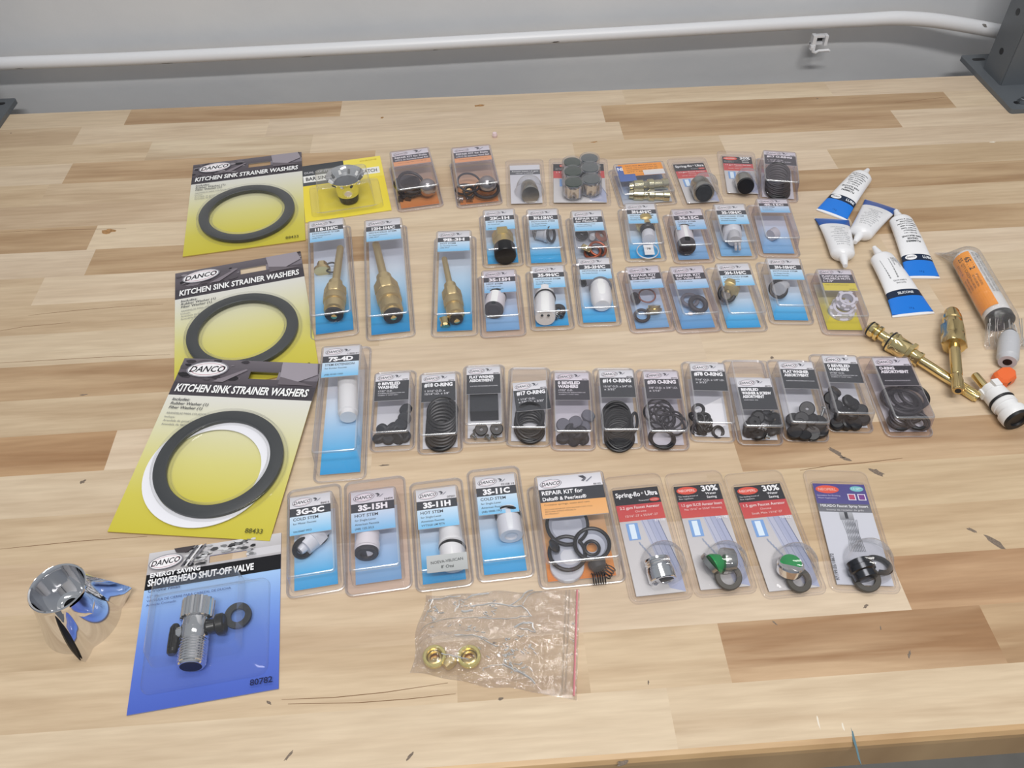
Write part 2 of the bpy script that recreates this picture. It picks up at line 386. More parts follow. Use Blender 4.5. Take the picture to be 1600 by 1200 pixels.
for k, segs in fixed.items():
    y0 = .224+.0428*k; y1 = y0+.0428
    if k == -1: y0 = .1845
    if k == 18: y1 = 1.034
    for (x0, x1, (c, a)) in segs:
        jit = random.uniform(.96, 1.03); q = lin(c); q = (q[0]*jit, q[1]*jit, q[2]*jit*random.uniform(.97, 1.02), a)
        b = len(mb.v)
        for (x, y) in ((x0, y0), (x1, y0), (x1, y1), (x0, y1)): mb.v.append(Vector((x*1000, warp(x, y)*1000, 0)))
        mb.face((b, b+1, b+2, b+3), 'wood', [q]*4); seeds.append(random.random())
# rounded front edge, front face, underside, ends, back
X0, X1 = -900, 1100; q = [(*lin('cfae82')[:3], .7)]*4
prof = [(184.5, 0), (181.5, -1.2), (179.5, -4), (179, -8), (179, -38), (1034, -38)]
b = len(mb.v)
for (y, z) in prof: mb.v += [Vector((X0, y, z)), Vector((X1, y, z))]
for i in range(len(prof)-1):
    mb.face((b+2*i, b+2*i+2, b+2*i+3, b+2*i+1), 'wood', q); seeds.append(.3)
bb = len(mb.v); mb.v += [Vector((X0, warp(-.9, 1.034)*1000, 0)), Vector((X1, warp(1.1, 1.034)*1000, 0))]
mb.face((b+10, bb, bb+1, b+11), 'wood', q); seeds.append(.4)
mb.face([b+2*i for i in range(6)]+[bb], 'wood', [q[0]]*7); seeds.append(.5)
mb.face([b+2*i+1 for i in range(6)]+[bb+1], 'wood', [q[0]]*7); seeds.append(.6)
bench = mb.build('workbench_top', smooth=0)
at = bench.data.attributes.new('seed', 'FLOAT', 'FACE'); at.data.foreach_set('value', seeds)
tag(bench, 'pale laminated butcher block workbench top against the grey wall', 'workbench')

def blot(name, cx, cy, L, W, ang, mat, n=14, jag=.35):
    p = unproj(cx, cy); mbx = MB(); pts = []
    for i in range(n):
        a = 2*PI*i/n; r = 1+random.uniform(-jag, jag); x = math.cos(a)*L/2*r; y = math.sin(a)*W/2*r
        pts.append((p.x+x*math.cos(ang)-y*math.sin(ang), p.y+x*math.sin(ang)+y*math.cos(ang)))
    mbx.prism(pts, -.3, .06, mat); return mbx.build(name, bench, smooth=0)
for (cx, cy, L, W, a, m) in ((1308, 708, 14, 4, -.9, 'scuff'), (1322, 717, 9, 3, -.5, 'scuff'), (1371, 738, 13, 5, -.6, 'scuff'), (1556, 848, 15, 5, -.9, 'scuff'), (1519, 829, 7, 2.5, -.7, 'scuff'),
                             (1353, 947, 5, 1.6, .6, 'scuff'), (129, 753, 5, 3.5, .4, 'scuff'), (131, 617, 7, 1.5, .1, 'scuff'), (1210, 973, 4, 1.2, -.9, 'scuff'), (1421, 1022, 6, 1.8, 1.0, 'scuff'),
                             (1376, 981, 3.5, 1, 1.4, 'scuff'), (1337, 1165, 22, 1.4, 1.5, 'ink'), (1279, 1130, 8, 1.2, 1.5, 'pale'), (1317, 1135, 5, 1.2, 1.5, 'pale'), (420, 1098, 5, 2, -.6, 'scuff'), (452, 1180, 8, 1.5, .9, 'scuff'),
                             (640, 1182, 6, 1.6, .8, 'scuff'), (170, 361, 14, 10, .1, 'knot'), (748, 165, 14, 5, .1, 'knot'), (597, 184, 5, 4, .1, 'knot'), (1277, 154, 3, 2, .1, 'scuff'), (928, 222, 8, 2.5, .1, 'knot'),
                             (972, 1193, 8, 3, .2, 'scuff'), (1551, 222, 7, 2.5, .1, 'pale'), (600, 727, 8, 1.6, .1, 'scuff'), (1206, 559, 3, 3, 0, 'scuff'), (783, 1092, 4, 2, .2, 'scuff'), (772, 1005, 3, 1.6, .2, 'scuff'), (17, 208, 2, 1.6, 0, 'scuff'), (1013, 1066, 3, 1, 1.5, 'scuff')):
    if 'knot' not in MT: MT['knot'] = solid('wood_knot', 'a87f52', .6, noise=.25, bscale=300)
    blot('knot' if m == 'knot' else ('ink_mark' if m == 'ink' else 'scuff_mark'), cx, cy, L, W, a, m)
# long open cracks in the wood
MT['crack'] = solid('dark_crack', '7d6044', .9)
def crack(pts, w0):
    P = [unproj(*p) for p in pts]; mbx = MB(); n = len(P); top = []; bot = []
    for i, p in enumerate(P):
        ww = w0*.55*(.25+.75*math.sin(PI*(i+.5)/n)); top.append((p.x, p.y+ww)); bot.append((p.x, p.y-ww))
    mbx.prism(bot+top[::-1], -.3, .05, 'crack'); mbx.build('crack', bench, smooth=0)
for pts, w0 in (([(44, 493), (80, 489), (130, 484), (180, 480), (255, 475)], .5), ([(0, 517), (40, 510), (110, 504)], .5), ([(1250, 735), (1300, 727), (1350, 723), (1410, 716)], .7),
                ([(440, 1093), (520, 1090), (600, 1082), (700, 1067)], .5), ([(450, 1100), (560, 1098), (640, 1092), (712, 1084)], .5), ([(0, 363), (60, 360), (150, 358), (197, 357)], .5), ([(1398, 161), (1440, 156), (1475, 152)], .5),
                ([(0, 858), (60, 852), (130, 845), (230, 838)], .5), ([(0, 567), (90, 562), (180, 557), (266, 554)], .5)):
    crack(pts, w0)

# ------------------------------------------------------------------ conduit on the wall
mb = MB(); yp = 1.079
path = [unproj_y(x, y, yp) for (x, y) in ((-90, 106), (0, 99.5), (200, 92), (400, 82.5), (600, 72.5), (800, 61.5), (1000, 50.5), (1200, 39))]
path += [unproj_y(1290, 34, yp), unproj_y(1350, 31, yp-.001), unproj_y(1400, 28.5, yp-.004), unproj_y(1450, 31, yp-.008), unproj_y(1500, 38, yp-.012), unproj_y(1560, 49, yp-.015), unproj_y(1640, 66, yp-.017)]
rs = [8.2]*8+[8.4, 8.7, 9, 9, 9, 9, 9]
dense = []; dr = []
for i in range(len(path)-1):
    p0 = path[max(i-1, 0)]; p1 = path[i]; p2 = path[i+1]; p3 = path[min(i+2, len(path)-1)]
    for k in range(4):
        t = k/4; dense.append(.5*((2*p1)+(p2-p0)*t+(2*p0-5*p1+4*p2-p3)*t*t+(3*p1-p0-3*p2+p3)*t*t*t)); dr.append(rs[i]+(rs[i+1]-rs[i])*t)
mb.tube(dense, dr, 'pipe', n=24)
pipe = mb.build('conduit_pipe', smooth=60)
tag(pipe, 'white painted metal conduit pipe with chipped paint running along the wall', 'pipe')
for (x, y, L, H) in ((1538, 43, 7, 4), (868, 64, 10, 2.4), (262, 99, 16, 1.6), (478, 90, 14, 1.4), (680, 78, 7, 1.6), (30, 106, 10, 1.4)):
    # paint chips lie on the front of the pipe
    best = min(range(len(dense)), key=lambda i: (dense[i]-unproj_y(x, y, yp)).length); c = dense[best]; r = dr[best]+.1
    pp = unproj_y(x, y, c.y/1000-r*.001*.7); mbx = MB(); n = 12; b = 0
    a0 = math.atan2(pp.z-c.z, -(pp.y-c.y))
    slope = (dense[min(best+1, len(dense)-1)]-dense[max(best-1, 0)]).normalized()
    for i in range(n):
        a = 2*PI*i/n; rr = 1+random.uniform(-.3, .3); u = math.cos(a)*L/2*rr; v = math.sin(a)*H/2*rr
        g = a0+v/r; q = c+slope*((pp-c).dot(slope)+u)
        mbx.v.append(Vector((q.x, q.y-r*math.cos(g), q.z+r*math.sin(g))))
    mbx.face(range(n), 'chip'); mbx.build('paint_chip', pipe, smooth=0)
# small snap-on clip hanging from the conduit
def clip():
    c = unproj_y(1283, 46, yp); root = empty('pipe_clip', (c.x, c.y, c.z))
    mbx = MB()
    mbx.box((-8, -3, -13), (5, 9, 15), 'pipe'); mbx.box((8, -3, -12.5), (4, 9, 13), 'pipe'); mbx.box((0, -1, -8), (20, 6, 3), 'pipe'); mbx.box((-1, 1, -18.5), (19, 5, 3), 'pipe')
    mbx.box((-8.5, -6, -21), (6.5, 5, 6), 'pipe'); mbx.build('clip_body', root)
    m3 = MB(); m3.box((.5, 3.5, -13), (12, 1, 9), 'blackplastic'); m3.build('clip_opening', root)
    m2 = MB(); m2.tube([(-9, -7, -20), (-7, -8, -26), (-3.5, -8, -28), (0, -9, -25), (5, -10, -24.5), (12, -12, -23.5), (14, -12, -24.5)], [2.6, 2.6, 2.2, 1.9, 1.8, 2.0, 1.4], 'pipe', n=8); m2.build('clip_tongue', root)
    tag(root, 'small white hook-shaped pipe clip hanging under the conduit near its right bend', 'clip')
clip()

# ------------------------------------------------------------------ steel shelf uprights bolted to the bench
def upright(side):
    if side == 'r':
        a = unproj(1500, 87, 7); b = unproj(1578, 169, 7)
    else:
        a = unproj(24, 152, 7); b = unproj(-6, 190, 7)
    y1, y0 = a.y, a.y-148
    if side == 'r': x0 = 671; x1 = x0+150; y1 = 1066; y0 = 917.5
    else: x1 = a.x+1; x0 = x1-150
    cx, cy = (x0+x1)/2, (y0+y1)/2
    root = empty('shelf_upright', (cx, cy, 0)); s = 1 if side == 'r' else -1
    m1 = MB(); m1.prism(rrect(x1-x0, y1-y0, 4, 4), 0.1, 6, 'steelpaint')
    m1.build('base_plate', root)
    for (hx, hy) in ((-56, 60), (56, 60), (-56, -58), (56, -58)):
        mh = MB(); mh.prism(rrect(18, 7, 3.4, 4, hx, hy), 5, 6.15, 'blackplastic'); mh.build('bolt_slot', root)
    for (hx, hy) in ((-52, -58), (52, -58)):
        mh = MB(); M = Matrix.Translation((hx, hy, 6)); mh.lathe([(0, 8), (1.4, 8)], 'zinc', M, 24); mh.lathe([(1.4, 5.6), (5, 5.6), (5.6, 5)], 'zinc', M, 24, hexes=(0, 1, 2)); mh.build('bolt', root)
    # post: folded channel with bolt holes on its face
    m2 = MB(); xw, yw, H = 62, 46, 620; t = 3
    px, py = -s*29, 11
    m2.box((px-s*xw/2, py, 6+H/2), (t, yw, H), 'steelpaint'); m2.box((px, py-yw/2, 6+H/2), (xw, t, H), 'steelpaint'); m2.box((px, py+yw/2, 6+H/2), (xw, t, H), 'steelpaint')
    m2.box((px+s*(xw/2), py-yw/2+9, 6+H/2), (t, 18, H), 'steelpaint')
    m2.build('post', root, smooth=0)
    for z in range(40, 600, 50):
        mh = MB(); M = axisM((px-s*(xw/2+1.7), py+1, z), (px-s*(xw/2+2.0), py+1, z)); mh.lathe([(-.6, 4.2), (.15, 4.2)], 'blackplastic', M, 16); mh.build('bolt_hole', root)
    tag(root, 'grey steel shelf upright bolted to the bench at its '+('right' if side == 'r' else 'left')+' back corner', 'shelf post')
upright('r'); upright('l')

#@@PART2
# ------------------------------------------------------------------ blister packs
class Pack:
    def __init__(s, bl, br, top, h, name='blister_pack', ztop=None):
        s.bm = (unproj(*bl)+unproj(*br))/2; t = unproj(top[0], top[1], h if ztop is None else ztop); t.z = 0
        d = t-s.bm; s.ang = -math.atan2(d.x, d.y); s.top = d.length; s.h = h
        s.c, s.s = math.cos(s.ang), math.sin(s.ang)
        s.root = empty(name, (s.bm.x, s.bm.y, 0), s.ang); s.cnt = 0
    def loc(s, px, z=0.0):
        """photo pixel at height z -> pack coordinates (mm), y up from the bottom edge"""
        p = unproj(px[0], px[1], z); dx, dy = p.x-s.bm.x, p.y-s.bm.y
        return Vector((dx*s.c+dy*s.s, -dx*s.s+dy*s.c, z))
    def shell(s, W, L, bw, b0, b1, h, mat='shell', cx=0.0, cut=0.0, name='clear_shell', holes=True, lip=2.0):
        """clamshell: flange W x L, box bubble bw wide from y=b0 to y=b1"""
        mb = MB(); k = 4; r = 6
        rings = [(W, 0, L, r, .1), (W, 0, L, r, lip), (W-1.6, .8, L-.8, r-.8, lip+.2), (W-4, 2, L-2, r-2, lip*.55), (bw+5, b0-2, b1+2, 4.5, 1.2), (bw+3, b0-1, b1+1, 4, 1.4),
                 (bw+.6, b0+.3, b1-.2, 3, h-1.8)]
        for g in range(0, 6):
            a = PI/2*g/5; e = 1.5*(1-math.cos(a)); rings.append((bw+.5-2*e, b0+.35+e, b1-.25-e, 3-e*.6, h-1.5+1.5*math.sin(a)))
        rings.append((bw-3.2, b0+2.3, b1-2.2, 1.7, h))
        for (w_, y0, y1, rr, z) in rings:
            X = cx if z > 1.1 and w_ < W-4.5 else 0
            for p in rrect(w_, y1-y0, max(rr, .5), k, X, (y0+y1)/2): mb.v.append(Vector((p[0], p[1], z)))
        n = 4*(k+1)
        for i in range(len(rings)-1):
            for j in range(n):
                q = (j+1) % n; mb.face((i*n+j, i*n+q, (i+1)*n+q, (i+1)*n+j), 'edge' if 6 <= i <= 11 or i in (1, 2) else mat)
        mb.face(range((len(rings)-1)*n, len(rings)*n), mat)
        return mb.build(name, s.root, smooth=38)
    def add(s, mb, name, parent=None, label=None, smooth=35): return mb.build(name, parent or s.root, smooth, label)
    def cyl(s, name, A, B, prof, mat, n=28, hexes=(), parent=None, cap=(True, True), label=None):
        """A, B: (px, py, z); prof: [(t along A..B, radius mm)]"""
        a = s.loc(A[:2], A[2]); b = s.loc(B[:2], B[2]); Ln = (b-a).length; M = axisM(a, b)
        mb = MB(); mb.lathe([(t*Ln, r) for t, r in prof], mat, M, n, cap, hexes); return s.add(mb, name, parent, label)
    def ring(s, name, px, z, R, r, mat='rubber', rx=0., ry=0., a0=0, a1=2*PI, parent=None, sx=1., sy=1., rz=0., label=None):
        c = s.loc(px, z); M = Matrix.Rotation(rz, 4, 'Z') @ Matrix.Rotation(rx, 4, 'X') @ Matrix.Rotation(ry, 4, 'Y')
        mb = MB(); mb.torus(c, R, r, mat, M, 30, 8, a0, a1, sx, sy); return s.add(mb, name, parent, label)
    def disc(s, name, px, z, R, th, mat='rubber', rx=0., ry=0., hole=0., bevel=.6, parent=None, label=None):
        c = s.loc(px, z); M = Matrix.Translation(c) @ Matrix.Rotation(rx, 4, 'X') @ Matrix.Rotation(ry, 4, 'Y'); mb = MB()
        if hole: mb.lathe([(-th/2, hole), (-th/2, R-bevel), (-th/2+bevel, R), (th/2-bevel, R), (th/2, R-bevel), (th/2, hole), (-th/2, hole)], mat, M, 28, (False, False))
        else: mb.lathe([(-th/2, R-bevel), (-th/2+bevel, R), (th/2-bevel, R), (th/2, R-bevel)], mat, M, 28)
        return s.add(mb, name, parent, label)
    def spring(s, name, A, B, R, turns, r, mat, parent=None):
        a = s.loc(A[:2], A[2]); b = s.loc(B[:2], B[2]); M = axisM(a, b); Ln = (b-a).length; n = int(turns*14)
        mb = MB(); mb.tube([M @ Vector((R*math.cos(2*PI*turns*i/n), R*math.sin(2*PI*turns*i/n), Ln*i/n)) for i in range(n+1)], r, mat, n=6); return s.add(mb, name, parent)

def stem_header(p, W, y1, H, z, code, l1, lines, top='b8dcf2', bot='8fcdf0', tilt=0., rot=0., num='', band='3a3d43', x0=None, kit=False, orange=False):
    P = Print(flatfn(z, tilt, y1, rot, 0, y1)); w = W; x = -w/2
    slab(P, x, -H, x+w, 0)
    a, b = H*.31, H*(.60 if kit else .53)
    P.rect(x, -a, x+w, 0, 'cfcfd2', 'e6e5e8')
    logo(P, x+w*.30, -a*.52, w*.25); bird(P, x+w*.62, -a*.45, w*.06)
    if num: P.text(num, x+w*.97, -a*.93, a*.17, '3a3a3e', align='r', bold=.01)
    P.rect(x, -b, x+w, -a, band)
    if kit:
        P.text(code, x+w*.07, -a-(b-a)*.47, (b-a)*.36, 'f4f4f6', width=w*.80, bold=.03); P.text(l1, x+w*.07, -a-(b-a)*.90, (b-a)*.32, 'f4f4f6', bold=.02, maxw=w*.85)
    else:
        P.text(code, x+w*.5, -a-(b-a)*.80, (b-a)*.60, 'fdfdfd', width=w*.68, bold=.05, align='c')
    P.rect(x, -H, x+w, -b, top, bot)
    hh = H-b
    for i, (t, sz) in enumerate(lines): P.text(t, x+w*.08, -b-hh*(.24+.215*i), hh*sz, '3c4652', bold=.01 if i else .02, maxw=w*.8)
    return P.mb.build('printed_header', p.root, smooth=0)
def back_card(p, w, y0, y1, cols, x=0., z=1.6, text=None):
    P = Print(flatfn(z, 0, 0, 0, x, 0)); slab(P, -w/2, y0, w/2, y1)
    n = len(cols)-1
    for i in range(n):
        ya = y0+(y1-y0)*i/n; yb = y0+(y1-y0)*(i+1)/n; P.k = 0; P.rect(-w/2, ya, w/2, yb, cols[i+1], cols[i])
    return P.mb.build('backing_card', p.root, smooth=0)
BLUE = ['28a4e2', '55b4e8', '9ccbee', 'cfe2f4', 'dcdfe8', 'c9ccd8']
SKY = ['7db6e2', '8fc0e8', 'a9cdec', 'c6dbf0', 'd9dfea', 'ced2de']
GRP = {'front': 'valve stem blister packs in the front row', 'mid': 'blue-card blister packs in the middle columns', 'wash': 'black-header washer and o-ring blister packs', 'aer': 'aerator blister packs in the front row', 'back': 'blister packs in the back row'}

def stem_pack(bl, br, top, code, lines, label, grp, h=21, W=43, bw=34, b0=5, tab=22, cols=BLUE, H=35, mat='shell', l1=None, num='', rot=0., hw=None, cards=True, top_c='d4e8f6', bot_c='7fc8f0', dz=0.):
    p = Pack(bl, br, top, h); L = p.top+tab
    p.shell(W, L, bw, b0, p.top, h, mat)
    if cards: back_card(p, bw-2.5, b0+1, p.top-4, cols)
    stem_header(p, hw or bw-3.5, p.top-1.5, H, h-1.2, code, l1, lines, top_c, bot_c, num=num, kit=l1 is not None, rot=rot)
    tag(p.root, label, 'blister pack', GRP[grp]); return p
W1 = [('HOT STEM', .15), ('for Single-Lever', .1), ('American Faucets', .1)]
C1 = [('COLD STEM', .15), ('for Pfister Faucets', .1)]
HC = [('HOT/COLD STEM', .14), ('for Single Handle', .1), ('Kitchen Faucets', .1)]

def ringset(p, pts, z, R, r, mat='rubber', name='o_ring', jit=.25, sy=1.):
    for (x, y) in pts: p.ring(name, (x, y), z+random.uniform(-1, 3), R*random.uniform(.96, 1.04), r, mat, rx=random.uniform(-jit, jit), ry=random.uniform(-jit, jit), sy=sy)

# ---- front row of stems
p = stem_pack((450, 934), (540, 928), (484, 769.5), '3G-3C', C1+[('', .1), ('VA10447 PFO', .1)], 'blister pack of a small white tilted stem with black ring, leftmost in front row', 'front', num='86416', tab=20)
b = p.cyl('valve_stem', (468, 861, 11), (499, 829, 10), [(0, 3.2), (.08, 3.8), (.2, 4.2), (.2, 7.2), (.55, 8), (.56, 9.6), (.95, 9.6), (.96, 7), (1.25, 7)], 'offwhite', hexes=(5, 6))
p.ring('o_ring', (474, 856), 11, 7.0, 1.9, rx=1.2, rz=.55, parent=b); p.ring('o_ring', (497, 836), 9, 7.6, 1.5, rx=1.2, rz=.55, parent=b)
p.cyl('stem_tip', (467, 862, 11), (468.5, 860.5, 11), [(0, 2.4), (1, 2.4)], 'greyring', parent=b)
p = stem_pack((541, 932), (645, 924), (581, 762), '3S-15H', W1+[('(AB) 125-3/LS', .1)], 'blister pack with wide lilac plastic rim around a white stem', 'front', W=49, bw=36, b0=8, cols=SKY, mat='lilac', num='16494', H=37, tab=24, h=22)
b = p.cyl('valve_stem', (575, 833, 12), (573, 864, 12), [(0, 8.6), (.55, 8.6), (.56, 9.3), (.8, 9.3), (.82, 8.4), (1, 8.4)], 'white')
p.cyl('rubber_seat', (573, 861, 12), (573, 867, 12), [(0, 8.7), (.75, 8.7), (1, 8.1), (1, 5), (.5, 4.6)], 'rubberflat', parent=b)
p = stem_pack((650, 927), (742, 918), (680, 759), '3S-11H', W1+[('VYTSG0 LM PJT6', .1)], 'blister pack of a long white stem with a grey sticker across its lower end', 'front', num='07001', tab=20, H=36)
b = p.cyl('valve_stem', (703, 826, 11), (709, 884, 12), [(-.05, 5), (.0, 8.2), (.36, 9.2), (.38, 9.6), (.44, 9.6), (.46, 8.6), (.52, 8.6), (.54, 9.4), (1, 9.2)], 'white')
p.ring('o_ring', (707, 857), 12, 9.0, 1.2, rx=PI/2-.15, rz=-.1, parent=b); p.cyl('brass_spindle', (701, 822, 11), (703, 827, 11), [(0, 3), (1, 3)], 'dullbrass', parent=b)
P = Print(flatfn(22.6, 0, 0, -.02, 4, 0)); slab(P, -15, 2, 14, 16, .2, 'b5b7b8'); P.rect(-15, 2, 14, 16, 'bdbfbf', 'aeb1b1'); P.text('NOEVA-VBUICAN', -.5, 9.3, 2.3, '3a3c3e', width=23, bold=.01, align='c', rot=.05); P.text("8' Otsi", -.5, 4.8, 2.4, '3a3c3e', align='c', bold=.01)
P.mb.build('grey_sticker', p.root, smooth=0)
p = stem_pack((748, 913), (835, 903), (772, 739), '3S-11C', [('COLD STEM', .15)]+W1[1:]+[('(AB) 0008-10Q', .1)], 'blister pack of a white stem under a black ring, fourth in front row', 'front', num='02108 10', tab=20, H=36)
b = p.cyl('valve_stem', (793, 800, 12), (799, 838, 12), [(0, 9.6), (.12, 9.8), (.14, 8.4), (.3, 8.4), (.31, 9.4), (.95, 9.2), (1, 8.6), (1, 5), (.93, 4.6)], 'offwhite')
p.ring('o_ring', (794, 806), 12, 9.2, 1.3, rx=PI/2-.2, rz=-.12, parent=b)

# ---- delta repair kit
p = Pack((843, 922), (980, 913), (888, 738), 28)
p.shell(64, p.top+9, 53, 5, p.top, 28); back_card(p, 50, 6, p.top-4, ['ea8a3c', 'eda05a', 'e8b27a', 'd9b490', 'cdb9a4'])
P = Print(flatfn(26.8, 0, 0, 0, 0, p.top-1.5)); w_ = 49
slab(P, -w_/2, -38, w_/2, 0); P.rect(-w_/2, -12, w_/2, 0, 'd6d6d9', 'efeef1'); logo(P, -w_*.3, -7, 8.5); bird(P, 10, -4.5, 3.2); P.text('86103', w_*.47, -11.4, 1.6, '333338', align='r', bold=.01)
P.rect(-w_/2, -24, w_/2, -12, '33363c'); P.text('REPAIR KIT for', -w_*.46, -17.2, 3.6, 'ffffff', bold=.02, width=31); P.text('Delta\u00ae & Peerless\u00ae', -w_*.46, -22.6, 3.1, 'ffffff', bold=.02, width=33)
P.rect(-w_/2, -38, w_/2, -24, 'eeb06a', 'f0b878'); P.text('Contains springs, seats and cam', -w_*.45, -27, 1.5, '54422f', width=34)
for i, t in enumerate(('INCLUDES REPAIR KIT WITH BONNET CAM, TOOL', 'SEATS AND SPRINGS FOR DELTA', 'DIY PRODUCT')): P.text(t, -w_*.45, -31-i*2, 1.1, '6a523a', maxw=44)
P.mb.build('printed_header', p.root, smooth=0)
def cup(px, z, R, rx, rz, hole=False, inner='cupgrey'):
    c = p.loc(px, z); M = Matrix.Translation(c) @ Matrix.Rotation(rz, 4, 'Z') @ Matrix.Rotation(rx, 4, 'X'); mb = MB()
    mb.lathe([(-4, R*.3), (-4, R*.86), (2.6, R*.95), (3.2, R*.9), (-1, R*.74), (-2, R*.35), (-3 if hole else -2.4, R*.33 if hole else .2)], inner, M, 36, (False, False)); b = mb.build('cam_seat', p.root)
    mb = MB(); mb.torus(M @ Vector((0, 0, 2.2)), R*.97, 1.5, 'rubber', M.to_3x3().to_4x4(), 36); mb.build('rubber_rim', b)
MT['cupgrey'] = solid('blue_grey_plastic', 'b4b8c4', .3)
cup((886, 821), 14, 15.5, .3, .1); cup((925, 852), 12, 13, .1, -.3, True); cup((886, 866), 9, 13.5, .15, .3)
p.ring('o_ring', (925, 856), 13, 5.4, 1.2, 'rubber', .2, .1)
p.cyl('steel_ball', (861, 857, 16), (872, 850, 18), [(0, 2.5), (.2, 5), (.5, 6.2), (.8, 5), (1, 2.5)], 'darkmetal')
p.spring('spring', (925, 905, 4), (947, 903, 4), 4.2, 6, .45, 'darkmetal'); p.spring('spring', (945, 901, 5), (955, 885, 6), 4.0, 4, .45, 'darkmetal')
p.cyl('rubber_seat', (931, 877, 8), (938, 890, 8), [(0, 6.5), (.3, 6.8), (.9, 5), (1, 3)], 'rubberflat')
p.disc('spacer', (886, 885), 4, 12.5, 5, 'offwhite', .1, 0, 0)
tag(p.root, 'large orange-headed repair kit blister pack with cups, seats and springs, front row', 'blister pack')

# ---- aerator packs (flat tray, card inside, small dome)
def water_art(P, w, y0, y1, blue=True):
    P.rect(-w/2, y0, w/2, y1, 'c9c6c6', 'd6d4d2', 1, 4)
    P.poly([(-w*.05, y1), (w*.33, y1), (w*.5, y1-(y1-y0)*.62), (w*.5, y0), (w*.2, y0+4)], 'aeb4cc')
    P.poly([(-w*.05, y1), (w*.1, y1), (w*.42, y0+8), (w*.2, y0+4)], 'bcc0d2')
    for i in range(4):
        a = w*(-.02+.11*i); P.poly([(a, y1), (a+.5, y1), (a+w*.22+.5, y0+(y1-y0)*.25), (a+w*.22, y0+(y1-y0)*.25)], '959cb6' if i < 3 else '6b7390')
    P.poly([(-w*.38, y1-2), (-w*.13, y1-2), (-w*.13, y1-17), (-w*.38, y1-17)], '7fa8dc'); P.poly([(-w*.32, y1-3), (-w*.2, y1-3), (-w*.2, y1-16), (-w*.32, y1-16)], 'e2f2fb')
    for i in range(9): P.poly([(-w*.2+i*1.3, y1-19-i*2.6), (-w*.17+i*1.3, y1-19-i*2.6), (-w*.15+i*1.3, y1-22-i*2.6), (-w*.18+i*1.3, y1-22-i*2.6)], '9aa4b8')
